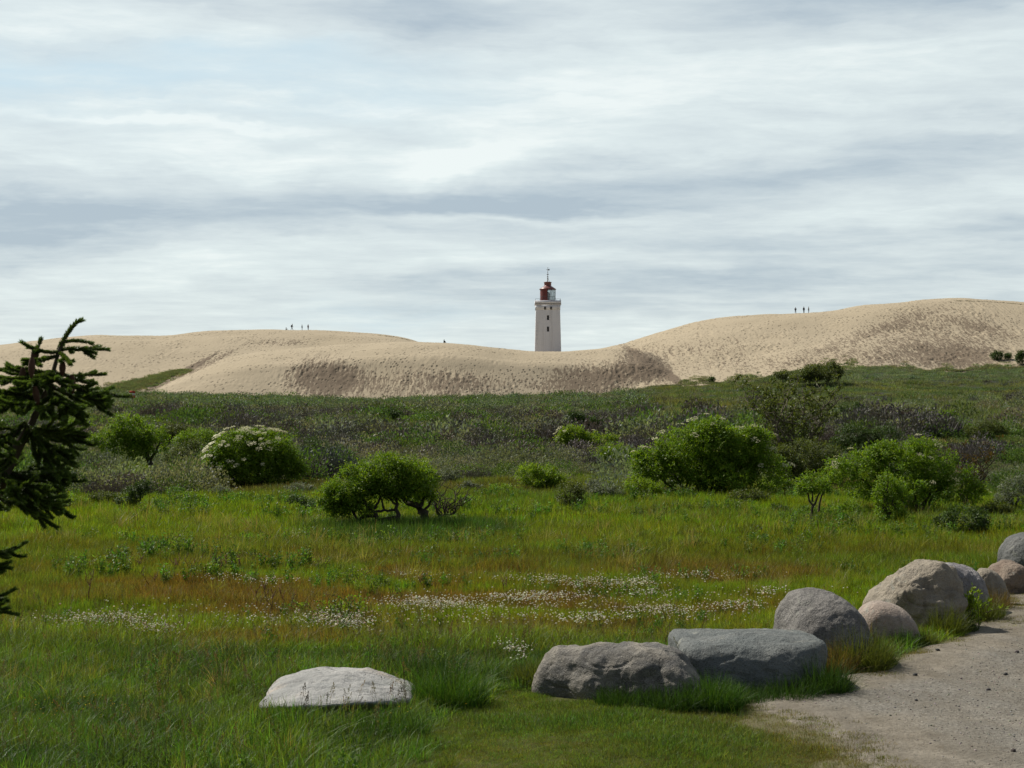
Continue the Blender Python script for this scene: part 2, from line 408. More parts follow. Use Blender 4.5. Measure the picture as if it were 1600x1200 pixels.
def path_mat():
    m, n, out = new_mat('gravel')
    pos = n.node('ShaderNodeNewGeometry').outputs['Position']
    a = n.noise(pos, .8, 5); b = n.noise(pos, 26, 6, .7); v = n.voro(pos, 38)
    gr = n.attr('gravel')[2]
    sand = n.mix(n.ramp(n.m('ADD', n.m('MULTIPLY', n.noise(pos, 2.5, 6, .7), .55), n.m('MULTIPLY', b, .45)), .35, .65), C3(.17, .147, .112), C3(.29, .257, .205))
    grav = n.mix(n.ramp(b, .3, .7), C3(.11, .105, .093), C3(.285, .272, .240))
    f_ = n.m('MULTIPLY', n.ramp(n.m('ADD', gr, n.m('MULTIPLY', n.m('SUBTRACT', a, .5), 3.0)), .0, 1.2), .7)
    c = n.mix(f_, sand, grav)
    wornt = n.ramp(n.noise(n.vm('MULTIPLY', pos, (1.6, .45, 1)), 1.1, 6, .65, .8), .42, .62)
    c = n.mix(n.m('MULTIPLY', wornt, .42), c, C3(.135, .118, .09))
    dark = n.ramp(n.noise(pos, 9, 6, .75), .54, .66)
    c = n.mix(n.m('MULTIPLY', dark, .55), c, C3(.12, .10, .07))
    mossy = n.attr('edge')[2]
    c = n.mix(n.m('MULTIPLY', n.ramp(n.m('ADD', mossy, n.m('SUBTRACT', n.noise(pos, 4, 5), .5)), .35, .7), .7), c, C3(.12, .11, .04))
    h = n.m('ADD', n.m('MULTIPLY', b, .9), n.m('MULTIPLY', n.noise(pos, 7, 5, .7), 1.6))
    principled(n, out, c, .95, n.bump(h, .8, .03), .15); return m
def rock_mat(name, ca, cb, cc, speck=.5, band=.0, scale=1.0):
    m, n, out = new_mat(name)
    pos = n.node('ShaderNodeTexCoord').outputs['Object']
    a = n.noise(pos, 2.2 * scale, 6, .6, .5); b = n.noise(pos, 14 * scale, 6, .65); s_ = n.noise(pos, 70, 3, .6)
    c = n.mix(n.ramp(a, .35, .65), C3(*ca), C3(*cb))
    c = n.mix(n.ramp(n.noise(pos, 1.3, 5, .6, .8), .55, .72), c, C3(*cc))
    if band:
        bd = n.noise(n.vm('MULTIPLY', pos, (1.0, 1.0, 5.0)), 2.0, 5, .6, 1.0)
        c = n.mix(n.m('MULTIPLY', n.ramp(bd, .48, .6), band), c, C3(*[v * .45 for v in cb]))
    c = n.mix(n.m('MULTIPLY', n.ramp(s_, .52, .66), speck), c, C3(*[v * .35 for v in ca]))
    c = n.mix(n.m('MULTIPLY', n.ramp(n.noise(pos, 55, 3), .58, .7), speck * .8), c, C3(*[min(.7, v * 1.7) for v in cb]))
    lich = n.ramp(n.noise(pos, 5.5, 5, .7, 1), .60, .66)
    c = n.mix(n.m('MULTIPLY', lich, .65), c, C3(.34, .34, .29))
    stn = n.ramp(n.noise(n.vm('MULTIPLY', pos, (2.2, 2.2, .7)), 1.6, 6, .7, .6), .52, .68)
    c = n.mix(n.m('MULTIPLY', stn, .5), c, C3(*[v * .42 for v in ca]))
    crack = n.m('MULTIPLY', n.ramp(n.m('ABSOLUTE', n.m('SUBTRACT', n.noise(pos, 1.1, 5, .6, .5), .5)), .010, .0), n.ramp(n.noise(pos, 1.5, 2), .55, .7))
    c = n.mix(n.m('MULTIPLY', crack, .35), c, C3(.07, .06, .05))
    h = n.m('ADD', n.m('MULTIPLY', b, 1.0), n.m('MULTIPLY', s_, .35)); h = n.m('SUBTRACT', h, n.m('MULTIPLY', crack, .5))
    principled(n, out, c, .85, n.bump(h, 1.0, .05), .25); return m
def wall_mat():
    m, n, out = new_mat('whitewashed render')
    pos = n.node('ShaderNodeTexCoord').outputs['Object']
    z = n.sep(pos)[2]
    a = n.noise(pos, .5, 6, .65); st = n.noise(n.vm('MULTIPLY', pos, (1.6, 1.6, .12)), 1.0, 6, .65)
    c = n.mix(a, C3(.70, .71, .77), C3(.80, .80, .84))
    c = n.mix(n.m('MULTIPLY', n.ramp(st, .48, .68), .35), c, C3(.46, .45, .46))
    low = n.ramp(z, 16, 3, 0, .35)
    c = n.mix(n.m('MULTIPLY', low, a), c, C3(.52, .51, .54))
    principled(n, out, c, .9, n.bump(a, .2, .05), .2); return m

M = {}
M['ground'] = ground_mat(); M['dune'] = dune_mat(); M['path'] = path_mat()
M['bark'] = plain('bark', (.075, .062, .045), .9, .1, .5, 20)
M['bark_pale'] = plain('pale bark', (.17, .145, .11), .9, .1, .4, 20)
M['wall'] = wall_mat()
M['red'] = plain('red lantern paint', (.17, .042, .037), .45, .4, .25, 2)
M['red_roof'] = plain('worn red roof', (.21, .07, .06), .4, .5, .3, 2)
M['grey_trim'] = plain('grey trim', (.13, .12, .115), .7)
M['dark'] = plain('dark window', (.06, .06, .065), .25, .5)
M['iron'] = plain('dark iron', (.05, .05, .05), .5)
m_, n_, o_ = new_mat('lantern glass')
g1 = n_.node('ShaderNodeBsdfTransparent'); n_.put(g1.inputs[0], C3(.94, .96, .95)); g2 = n_.node('ShaderNodeBsdfGlossy'); g2.inputs['Roughness'].default_value = .05
mxs = n_.node('ShaderNodeMixShader'); mxs.inputs[0].default_value = .15
n_.t.links.new(g1.outputs[0], mxs.inputs[1]); n_.t.links.new(g2.outputs[0], mxs.inputs[2]); n_.t.links.new(mxs.outputs[0], o_.inputs[0])
M['glass'] = m_
M['leaf_tint'] = leaf_mat('tinted leaves', None)
M['grass_tint'] = leaf_mat('tinted grass', None, trans=.45, rough=.5, var=.3)
M['twig_tint'] = leaf_mat('tinted twigs', None, trans=.1, rough=.8, var=.35)

# ---------------------------------------------------------------- ground sheet, path, dune
def build_ground():
    ang = np.concatenate([np.linspace(-math.pi, R(-24), 60, endpoint=False), np.linspace(R(-24), R(24), 520, endpoint=False), np.linspace(R(24), math.pi, 60)])
    rr = np.concatenate([[0.3], np.geomspace(2, 60, 260, endpoint=False), np.geomspace(60, 380, 300, endpoint=False), np.geomspace(380, 6000, 20)])
    A, Rr = np.meshgrid(ang, rr, indexing='ij')
    X, Y = np.sin(A) * Rr, np.cos(A) * Rr
    Z = G(X, Y)
    Z = np.where(Y > 345, np.minimum(Z, CZ + 9.5), Z)
    V = np.stack([X, Y, Z], -1).reshape(-1, 3)
    o = mesh_np('ground', V, grid_faces(len(ang), len(rr))[:, ::-1], M['ground'], smooth=True,
                attrs={'far': ('FLOAT', sstep(55, 80, Y).ravel())})
    tag(o, 'green meadow and heath ground running to the foot of the dunes', 'ground', kind='structure')
build_ground()
def build_path():
    xs = np.arange(-.5, 17, .07); ys = np.arange(2, 46, .07)
    X, Y = np.meshgrid(xs, ys, indexing='ij'); d = pathdist(X, Y)
    Z = path_z(X, Y)
    Fc = grid_faces(len(xs), len(ys)); df = d.ravel()
    keep = (df[Fc].max(1) > -.5) & (df[Fc].max(1) < 8.5)
    Fc = Fc[keep]; used = np.unique(Fc); mp = np.full(df.size, -1); mp[used] = np.arange(len(used))
    V = np.stack([X, Y, Z], -1).reshape(-1, 3)[used]
    dd = df[used]
    o = mesh_np('gravel_path', V, mp[Fc], M['path'], smooth=True,
                attrs={'gravel': ('FLOAT', sstep(.5, 1.6, dd)), 'edge': ('FLOAT', 1 - sstep(.0, .35, dd))})
    tag(o, 'pale sandy gravel path curving past the row of boulders', 'path', kind='structure')
build_path()
def build_dune():
    pxs = np.concatenate([np.linspace(-880, -80, 130, endpoint=False), np.linspace(-80, 1680, 1250, endpoint=False), np.linspace(1680, 2580, 130)])
    Ds = np.concatenate([np.linspace(333, 350, 20, endpoint=False), np.linspace(350, 470, 300, endpoint=False), np.linspace(470, 560, 45)])
    P, D = np.meshgrid(pxs, Ds, indexing='ij'); X = (P - 800) / FPX * D
    Z = dune_z(X, D)
    zf = CZ - 5
    Z = np.maximum(Z, zf)
    py = HY - FPX * (Z - CZ) / D
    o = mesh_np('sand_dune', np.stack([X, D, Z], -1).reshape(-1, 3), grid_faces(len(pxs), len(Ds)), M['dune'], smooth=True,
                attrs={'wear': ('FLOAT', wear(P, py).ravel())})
    tag(o, 'long pale sand dunes with footprints and dark slides', 'dune', kind='structure')
build_dune()

# ---------------------------------------------------------------- lighthouse
def frustum(mb, z0, z1, h0, h1):
    v = [[-h0, -h0, z0], [h0, -h0, z0], [h0, h0, z0], [-h0, h0, z0], [-h1, -h1, z1], [h1, -h1, z1], [h1, h1, z1], [-h1, h1, z1]]
    mb.add(v, [[0, 1, 5, 4], [1, 2, 6, 5], [2, 3, 7, 6], [3, 0, 4, 7], [4, 5, 6, 7], [3, 2, 1, 0]])
def lighthouse():
    D = 427.0; s = FPX / D; x = onpx(856.3, D)
    zt = lambda py: CZ + (HY - py) / s
    z0 = zt(549) - 4.0
    root = empty('lighthouse', (x, D + 3.6, z0)); tag(root, 'white square lighthouse tower with dark red lantern on the dune crest', 'lighthouse')
    L = lambda py: zt(py) - z0
    hb = 20.6 / s; ht = 18.9 / s
    zt1 = L(484); ww = 3.4 / s; hA = lambda z: hb + .1 + (ht - hb - .1) * z / zt1
    wz = sorted([(L(518), L(510.3)), (L(500), L(492.5))])
    zs = [0, wz[0][0], wz[0][1], wz[1][0], wz[1][1], zt1]
    mb = MB()
    for k in range(4):
        a_ = k * math.pi / 2; ca, sa = math.cos(a_), math.sin(a_)
        T_ = lambda u, d_, z: (u * ca + d_ * sa, u * sa - d_ * ca, z)
        for i in range(5):
            z0_, z1_ = zs[i], zs[i + 1]; h0, h1 = hA(z0_), hA(z1_); w2 = ww / 2
            cols = [(-1, 1)] if i in (0, 2, 4) else [(-1, 0), (0, 1)]
            for (c0, c1) in cols:
                u = lambda c, hh: -hh if c == -1 else hh if c == 1 else None
                l0, l1 = (-h0, -h1) if c0 == -1 else (w2, w2); r0, r1 = (h0, h1) if c1 == 1 else (-w2, -w2)
                mb.add([T_(l0, h0, z0_), T_(r0, h0, z0_), T_(r1, h1, z1_), T_(l1, h1, z1_)], [[0, 1, 2, 3]])
            if i in (1, 3):
                dp = .40
                mb.add([T_(-w2, h0, z0_), T_(-w2, h1, z1_), T_(-w2, h1 - dp, z1_), T_(-w2, h0 - dp, z0_)], [[0, 1, 2, 3]])
                mb.add([T_(w2, h1, z1_), T_(w2, h0, z0_), T_(w2, h0 - dp, z0_), T_(w2, h1 - dp, z1_)], [[0, 1, 2, 3]])
                mb.add([T_(-w2, h0, z0_), T_(w2, h0, z0_), T_(w2, h0 - dp, z0_), T_(-w2, h0 - dp, z0_)], [[3, 2, 1, 0]])
                mb.add([T_(-w2, h1, z1_), T_(w2, h1, z1_), T_(w2, h1 - dp, z1_), T_(-w2, h1 - dp, z1_)], [[0, 1, 2, 3]])
    mb.add([(-ht, -ht, zt1), (ht, -ht, zt1), (ht, ht, zt1), (-ht, ht, zt1)], [[0, 1, 2, 3]])
    tower = mb.build('tower', M['wall'], root)
    for (z0_, z1_) in wz:
        for k in range(4):
            a_ = k * math.pi / 2; zc = (z0_ + z1_) / 2; hx = hA(zc)
            wv = MB(); cx, cy = math.sin(a_) * (hx - .36), -math.cos(a_) * (hx - .36)
            wv.box((cx, cy, zc), (ww - .01, .06, z1_ - z0_ - .01), a_)
            wn = wv.build('window', M['dark'], root)
            fr = MB(); cx, cy = math.sin(a_) * (hx - .31), -math.cos(a_) * (hx - .31)
            fr.box((cx, cy, zc), (ww - .02, .03, .06), a_); fr.box((cx, cy, zc), (.06, .035, z1_ - z0_ - .02), a_)
            fr.build('frame', M['grey_trim'], wn)
    # flared head with the two small windows
    hd = MB(); frustum(hd, L(484), L(476.2), ht, ht + .12); hd.build('tower_head', M['wall'], root)
    for k in range(4):
        a_ = k * math.pi / 2
        for ox in (-4.6, 4.8):
            b = MB(); c_ = ht + .07; ca, sa = math.cos(a_), math.sin(a_); lx, ly = ox / s, -c_
            b.box((lx * ca - ly * sa, lx * sa + ly * ca, L(481.3)), (3.2 / s, .06, 4.6 / s), a_); wn = b.build('window', M['dark'], root)
            b = MB(); ly = -c_ - .04; zz = L(481.3)
            b.box((lx * ca - ly * sa, lx * sa + ly * ca, zz), (.05, .04, 4.6 / s), a_); b.build('frame', M['grey_trim'], wn)
    cn = MB(); hc = 20.4 / s
    frustum(cn, L(476.2), L(475.2), ht + .12, hc); cn.build('corbel', M['wall'], root)
    b = MB(); b.box((0, 0, (L(475.2) + L(474.4)) / 2), (2 * hc + .1, 2 * hc + .1, L(474.4) - L(475.2))); b.build('cornice', M['grey_trim'], root)
    b = MB(); t_ = .35; hh = L(469.3) - L(474.4); zc = L(474.4) + hh / 2
    b.box((0, -hc + t_ / 2, zc), (2 * hc, t_, hh)); b.box((0, hc - t_ / 2, zc), (2 * hc, t_, hh))
    b.box((-hc + t_ / 2, 0, zc), (t_, 2 * hc - 2 * t_, hh)); b.box((hc - t_ / 2, 0, zc), (t_, 2 * hc - 2 * t_, hh))
    b.build('parapet', M['wall'], root)
    b = MB(); zr = L(469.3)
    for sx in np.linspace(-1, 1, 7):
        for (px_, py_) in ((sx, -1), (sx, 1), (-1, sx), (1, sx)):
            b.tube([(px_ * (hc - .17), py_ * (hc - .17), zr), (px_ * (hc - .17), py_ * (hc - .17), zr + .45)], .03, 4)
    q = hc - .17
    b.tube([(-q, -q, zr + .45), (q, -q, zr + .45)], .03, 4); b.tube([(q, -q, zr + .45), (q, q, zr + .45)], .03, 4); b.tube([(q, q, zr + .45), (-q, q, zr + .45)], .03, 4); b.tube([(-q, q, zr + .45), (-q, -q, zr + .45)], .03, 4)
    b.build('railing', M['iron'], root)
    b = MB(); b.box((0, 0, L(474.4) + .1), (2 * hc - .8, 2 * hc - .8, .2)); b.build('gallery_floor', M['grey_trim'], root)
    # lantern: red plates around the back and left, glass to the right front
    rl = 12.1 / s; zb, zt_ = L(474.4) + .2, L(451)
    zg = L(468)
    k = 24
    def arc(a0, a1, r, z0_, z1_, nseg):
        a = np.linspace(a0, a1, nseg + 1); mbx = MB()
        V = [[r * math.cos(t), r * math.sin(t), z] for z in (z0_, z1_) for t in a] + [[(r - .06) * math.cos(t), (r - .06) * math.sin(t), z] for z in (z0_, z1_) for t in a]
        nn = nseg + 1; Fq = []
        for i in range(nseg):
            Fq += [[i, i + 1, nn + i + 1, nn + i], [2 * nn + i + 1, 2 * nn + i, 3 * nn + i, 3 * nn + i + 1]]
        mbx.add(V, Fq); return mbx
    base = MB(); base.lathe([(rl, zb), (rl, zg)], k); base.build('lantern_base', M['red'], root)
    arc(R(96), R(268), rl, zg, zt_, 14).build('lantern_plates', M['red'], root, smooth=True)
    g = arc(R(-92), R(96), rl - .01, zg, zt_, 14).build('lantern_glass', M['glass'], root, smooth=True)
    b = MB()
    for a_ in (-92, -58, -26, 6, 38, 68, 96):
        a_ = R(a_); b.tube([(rl * math.cos(a_), rl * math.sin(a_), zg), (rl * math.cos(a_), rl * math.sin(a_), zt_)], .07, 5)
    b.lathe([(rl + .04, (zg + zt_) / 2 - .04 - .5), (rl + .04, (zg + zt_) / 2 + .04 - .5)], k)
    b.build('glazing_bar', M['grey_trim'], root)
    b = MB(); b.lathe([(.0, zg), (.55, zg), (.55, zg + .8), (.75, zg + 1.0), (.75, zg + 1.9), (.4, zg + 2.3), (.0, zg + 2.4)], 12); b.build('lamp', plain('lamp optic', (.5, .52, .5), .4, .4), root, smooth=True)
    b = MB(); b.lathe([(0, zt_ + .01), (rl + .22, zt_), (rl + .22, zt_ + .14), (rl * .82, zt_ + .55), (5.9 / s, L(445.3)), (5.6 / s, L(445)), (5.6 / s, L(440)), (6.2 / s, L(440)), (6.2 / s, L(439)), (0, L(438.4))], k)
    b.build('lantern_roof', M['red_roof'], root)
    b = MB(); zr = L(438.6)
    b.tube([(0, 0, zr), (0, 0, L(415.5))], [.11, .05], 6)
    for a_ in (0, 2.1, 4.2): b.tube([(.5 * math.cos(a_), .5 * math.sin(a_), zr), (0, 0, L(432))], .04, 4)
    for (pyy, hw) in ((427, .28), (430.5, .22), (433, .2)): b.box((0, 0, L(pyy)), (2 * hw, 2 * hw, .10))
    b.build('mast', M['iron'], root)
    b = MB(); b.box((.0, 0, L(419.6)), (.9, .05, .08)); b.box((.32, 0, L(419.6)), (.34, .06, .42)); b.build('weather_vane', M['iron'], root)
lighthouse()

# ---------------------------------------------------------------- people on the crests
def skin_mesh(name, J, E, Rd, mat, parent=None, sub=1):
    me = bpy.data.meshes.new(name); me.from_pydata(J, E, []); o = bpy.data.objects.new(name, me); COL.objects.link(o)
    o.modifiers.new('skin', 'SKIN'); sv = me.skin_vertices[0].data
    for i, r_ in enumerate(Rd): sv[i].radius = r_ if isinstance(r_, tuple) else (r_, r_)
    sv[0].use_root = True
    if sub:
        ss = o.modifiers.new('s', 'SUBSURF'); ss.levels = sub; ss.render_levels = sub
    bpy.context.view_layer.update()
    dg = bpy.context.evaluated_depsgraph_get(); m2 = bpy.data.meshes.new_from_object(o.evaluated_get(dg)); bpy.data.objects.remove(o)
    m2.name = name; m2.materials.clear(); m2.materials.append(mat)
    m2.polygons.foreach_set('use_smooth', np.ones(len(m2.polygons), bool))
    ob = bpy.data.objects.new(name, m2); COL.objects.link(ob); ob.parent = parent
    return ob
def person(px, py, Dc, label, h=1.75, pose='stand', top=(.03, .03, .04), legs=(.03, .03, .045), hair=(.03, .02, .015), rz=0.0, pack=None, group=None):
    # stand where the crest is seen
    Ds = np.linspace(Dc - 25, Dc + 25, 200); xs = onpx(px, Ds); zz = dune_base(xs, Ds)
    k = int(np.argmax((zz - CZ) / Ds)); D, x, z = float(Ds[k]), float(xs[k]), float(zz[k])
    z = max(z, CZ + (HY - py) / FPX * D - .25)
    root = empty('person', (x, D, float(dune_z(np.array([x]), np.array([D]))[0])), rz)
    tag(root, label, 'person', group)
    q = h / 1.75
    sk = plain('skin', (.35, .2, .14), .6, .3, .1); tm = plain('cloth top', top, .9); lm = plain('cloth legs', legs, .9); hm = plain('hair', hair, .8)
    if pose == 'stand': fl, fr, kl, kr = (-.11, -.02), (.12, .03), (-.10, -.02), (.11, -.01); lean = 0; ha, hb_ = (-.24, .02, .86), (.25, -.05, .88); el_, er = (-.25, .04, 1.12), (.26, .03, 1.13)
    elif pose == 'hips': fl, fr, kl, kr = (-.12, 0), (.12, 0), (-.11, -.02), (.11, -.02); lean = 0; ha, hb_ = (-.14, -.12, 1.02), (.14, -.12, 1.02); el_, er = (-.33, .02, 1.15), (.33, .02, 1.15)
    elif pose == 'walk': fl, fr, kl, kr = (-.09, -.34), (.09, .38), (-.1, -.20), (.1, .10); lean = -.10; ha, hb_ = (-.26, .22, .90), (.26, -.28, .95); el_, er = (-.25, .10, 1.14), (.26, -.05, 1.12)
    else: fl, fr, kl, kr = (-.12, -.65), (.12, -.62), (-.13, -.35), (.13, -.35); lean = 0; ha, hb_ = (-.2, -.3, .42), (.2, -.3, .42); el_, er = (-.25, -.05, .38), (.25, -.05, .38)
    if pose == 'sit': hz, kz = .12, .42; cz_, sz, nz = .35, .60, .68
    else: hz, kz = .93, .50; cz_, sz, nz = 1.20, 1.43, 1.52
    y0 = lean
    J = [(0, 0, hz), (0, y0 * .5, (hz + cz_) / 2), (0, y0, cz_), (0, y0 * 1.2, sz - .04), (0, y0 * 1.3, nz), (0, y0 * 1.5 - .01, nz + .11), (0, y0 * 1.5, nz + .20),
         (-.17, y0 * 1.1, sz - .02), el_, ha, (.17, y0 * 1.1, sz - .02), er, hb_,
         (-.09, 0, hz - .05), (kl[0], kl[1], kz), (fl[0], fl[1], .07), (fl[0], fl[1] - .17, .04),
         (.09, 0, hz - .05), (kr[0], kr[1], kz), (fr[0], fr[1], .07), (fr[0], fr[1] - .17, .04),
         (ha[0], ha[1] - .03, ha[2] - .11), (hb_[0], hb_[1] - .03, hb_[2] - .11)]
    E = [(0, 1), (1, 2), (2, 3), (3, 4), (4, 5), (5, 6), (3, 7), (7, 8), (8, 9), (3, 10), (10, 11), (11, 12), (0, 13), (13, 14), (14, 15), (15, 16), (0, 17), (17, 18), (18, 19), (19, 20), (9, 21), (12, 22)]
    Rd = [(.15, .11), (.14, .10), (.16, .11), (.13, .09), .055, (.075, .09), (.06, .075), .065, .047, .035, .065, .047, .035, .085, .06, .045, .04, .085, .06, .045, .04, (.04, .02), (.04, .02)]
    J = [(a * q, b * q, c * q) for a, b, c in J]; Rd = [tuple(v * q for v in r_) if isinstance(r_, tuple) else r_ * q for r_ in Rd]
    skin_mesh('body', J, E, Rd, sk, root)
    up = [i for i in (0, 1, 2, 3, 7, 8, 9, 10, 11, 12)]; mp = {v: i for i, v in enumerate(up)}
    grow = lambda r_, a: tuple(v + a for v in r_) if isinstance(r_, tuple) else r_ + a
    skin_mesh('jacket', [J[i] for i in up], [(mp[a], mp[b]) for a, b in E if a in mp and b in mp], [grow(Rd[i], .028) for i in up], tm, root)
    lo = [0, 13, 14, 15, 17, 18, 19]; mp = {v: i for i, v in enumerate(lo)}
    skin_mesh('trousers', [J[i] for i in lo], [(mp[a], mp[b]) for a, b in E if a in mp and b in mp], [grow(Rd[i], .018) for i in lo], lm, root)
    hx = MB(); hc = Vector(J[5]); hx.lathe([(.0, .135), (.06, .125), (.098, .07), (.105, .0), (.085, -.05)], 10, (hc.x, hc.y + .02, hc.z + .02)); hx.build('hair', hm, root, smooth=True)
    if pack:
        pk = MB(); pk.box((0, .22 * q + y0, 1.22 * q), (.30, .18, .42)); pk.box((0, .33 * q + y0, 1.15 * q), (.22, .06, .22)); o = pk.build('backpack', plain('pack', pack, .9), root)
    return root
LG = 'walkers on the left dune crest'; RG = 'walkers on the right dune crest'
person(456, 515, 462, 'person with a dark backpack striding on the left dune crest', 1.85, 'walk', (.03, .035, .045), (.02, .02, .03), rz=R(70), pack=(.03, .04, .05), group=LG)
person(472, 515, 462, 'smaller person in dark clothes, middle of three on the left dune crest', 1.6, 'stand', (.03, .04, .05), (.04, .04, .06), rz=R(80), group=LG)
person(481.5, 515, 462, 'person in a dull red top at the right of three on the left crest', 1.72, 'stand', (.14, .05, .06), (.05, .04, .07), rz=R(60), group=LG)
person(447, 515, 462, 'person sitting low on the left dune crest beside the hiker', 1.5, 'sit', (.16, .13, .10), (.08, .07, .06), rz=R(90), group=LG)
person(1243, 487, 440, 'person with hands on hips in dark blue on the right crest', 1.72, 'hips', (.03, .04, .06), (.03, .035, .05), group=RG)
person(1256, 487, 440, 'tall person in black, middle of three on the right dune crest', 1.88, 'stand', (.02, .025, .04), (.02, .02, .03), rz=R(30), group=RG)
person(1263.5, 487, 440, 'person in a pale jacket and dark trousers on the right crest', 1.78, 'stand', (.22, .21, .18), (.04, .04, .05), rz=R(60), group=RG)
person(694, 534, 402, 'person sitting alone on the crest between walkers and lighthouse', 1.6, 'sit', (.04, .05, .06), (.04, .05, .04), rz=R(40))

# small striped marker in the scrub
def marker():
    x, y, z = at(207, 640); root = empty('marker_board', (x, y, z)); tag(root, 'small red and white striped board standing in the scrub by the dune foot', 'marker')
    b = MB(); b.tube([(0, 0, 0), (0, 0, 2.6)], .06, 6); b.build('post', M['bark'], root)
    for i, c in enumerate(('red', 'wall', 'red')):
        b = MB(); b.box((0, -.08, 2.5 - i * .34), (.8, .05, .33)); o = b.build('stripe', plain('marker ' + c, (.5, .08, .04) if c == 'red' else (.7, .65, .55), .7), root)
marker()

# ---------------------------------------------------------------- boulders
def boulder(px, py, w_, h_, planes, mat, label, p=9, rz=0.0, seed=1, rough=.03, dep=1.0, sink=.06, cloc=None, dents=(), small=False, facet=0.5, ctr=False):
    D = findD(px, py); x = onpx(px, D); sM = FPX / D
    W_, H_ = w_ / sM, h_ / sM
    bm = bmesh.new(); bmesh.ops.create_icosphere(bm, subdivisions=6 if not small else 4, radius=1)
    d = np.array([v.co[:] for v in bm.verts]); Fc = np.array([[v.index for v in f_.verts] for f_ in bm.faces]); bm.free()
    d /= np.linalg.norm(d, axis=1, keepdims=True)
    acc = np.zeros(len(d))
    base = [(1, 0, 0, 1), (-1, 0, 0, 1), (0, 1, 0, 1), (0, -1, 0, 1), (0, 0, 1, 1), (0, 0, -1, .8)]
    for (a, b, c, hgt) in base + list(planes):
        nrm = np.array([a, b, c], float); nrm /= np.linalg.norm(nrm)
        acc += np.maximum(0, d @ nrm / hgt) ** p
    r = acc ** (-1 / p)
    V = d * r[:, None]
    for (a, b, c, rad, amt) in dents:
        nn = np.array([a, b, c], float); nn /= np.linalg.norm(nn)
        V += -V * (amt * np.exp(-((1 - d @ nn) / rad) ** 2))[:, None]
    V *= np.array([W_ / 2, W_ / 2 * dep, H_ * .62])
    V[:, 2] += H_ * .38
    sc = 1.0 / max(W_, .5)
    nr = fbm(V[:, 0] * 2.2 * sc, V[:, 1] * 2.2 * sc, V[:, 2] * 2.2 * sc, 3, seed) * rough * 2.6 * W_ \
        + fbm(V[:, 0] * 9, V[:, 1] * 9, V[:, 2] * 9, 4, seed + 9, .6) * rough * .8 \
        - np.abs(fbm(V[:, 0] * 3.2 * sc + 9, V[:, 1] * 3.2 * sc, V[:, 2] * 4.5 * sc, 3, seed + 40)) * rough * 1.6 * W_ * facet
    rid = np.abs(vn(V[:, 0] * 4 * sc + 5, V[:, 1] * 4 * sc, V[:, 2] * 7 * sc, seed + 4))
    nr -= np.exp(-(rid / .06) ** 2) * rough * .5 * W_
    V += d * nr[:, None]
    o = mesh_np('boulder', V, Fc, mat, smooth=True)
    off = 0 if ctr else W_ * .5 * dep * .92
    o.scale = ((D + off) / D,) * 3
    o.location = (x * (D + off) / D, D + off, float(G(x, D)) - sink); o.rotation_euler = (0, 0, rz)
    tag(o, label, 'boulder', 'boulders lining the gravel path')
    ROCKS.append((x * (D + off) / D, D + off, W_ * .5, max(W_ * .5 * dep, .2)))
    return o
ROCKS = []
RM = {
    'pale': rock_mat('pale granite', (.33, .33, .315), (.45, .44, .415), (.56, .47, .38), .30),
    'band': rock_mat('banded gneiss', (.16, .155, .145), (.32, .29, .24), (.11, .11, .11), .5, .45),
    'blue': rock_mat('blue grey stone', (.15, .165, .16), (.20, .21, .20), (.23, .225, .195), .5),
    'grey': rock_mat('grey granite', (.175, .165, .152), (.27, .255, .235), (.14, .13, .13), .7),
    'pink': rock_mat('pink granite', (.38, .305, .25), (.44, .37, .31), (.34, .28, .24), .4),
    'buff': rock_mat('buff gneiss', (.30, .26, .20), (.38, .33, .26), (.22, .19, .15), .4, .25),
    'mauve': rock_mat('mottled grey rock', (.26, .24, .24), (.36, .34, .33), (.17, .16, .18), .7),
    'rust': rock_mat('rusty rock', (.28, .225, .175), (.23, .17, .13), (.36, .31, .26), .6),
    'darkg': rock_mat('dark grey rock', (.13, .135, .13), (.19, .19, .18), (.10, .10, .10), .5)}
boulder(530, 1136, 240, 62, [(.05, -.30, 1, .80), (-.75, -.1, .9, .86), (.75, 0, .9, .80), (.35, -1, -.7, .50), (-.5, -1, -.4, .85), (.9, -.6, 0, .95)], RM['pale'],
        'pale whitish flat-topped boulder lying alone in the grass', p=9, seed=3, rough=.010, dep=1.25, sink=.07)
boulder(972, 1087, 288, 104, [(.15, -.30, 1, .86), (-.2, .5, 1, .92), (-.3, -1, .25, .88), (.45, -1, .5, .84), (.2, -1, -.35, .74), (1, .3, .5, .90)], RM['band'],
        'long low brown-grey banded boulder sloping down to the right', p=6, seed=12, rough=.016, facet=.5, dep=.50, rz=R(-36), sink=.09, ctr=True, dents=((-.42, -1, .30, .02, .10), (.30, -1, .15, .04, .08), (-.12, -1, .5, .01, -.05), (.75, -.8, .35, .012, .06)))
boulder(1170, 1092, 230, 92, [(0, -.10, 1, .92), (-1, -1, 0, 1.15), (1, -1, .1, 1.15), (-.1, -1, .45, 1.02)], RM['blue'],
        'blocky blue-grey boulder with a wide flat top', p=10, seed=23, rough=.011, facet=.7, dep=.85, rz=R(5), sink=.05)
boulder(1286, 1050, 152, 127, [(-.7, -.5, .6, .93), (.8, 0, .8, .98), (-.15, -.8, .7, .93)], RM['grey'],
        'big rounded grey-brown boulder beside the blue-grey block', p=3.6, seed=31, rough=.011, dep=.95, sink=.05)
boulder(1390, 1014, 100, 72, [(.8, -.2, .75, .92)], RM['pink'],
        'smooth pale pink dome-shaped boulder', p=3.0, seed=43, rough=.004, dep=.95, sink=.03)
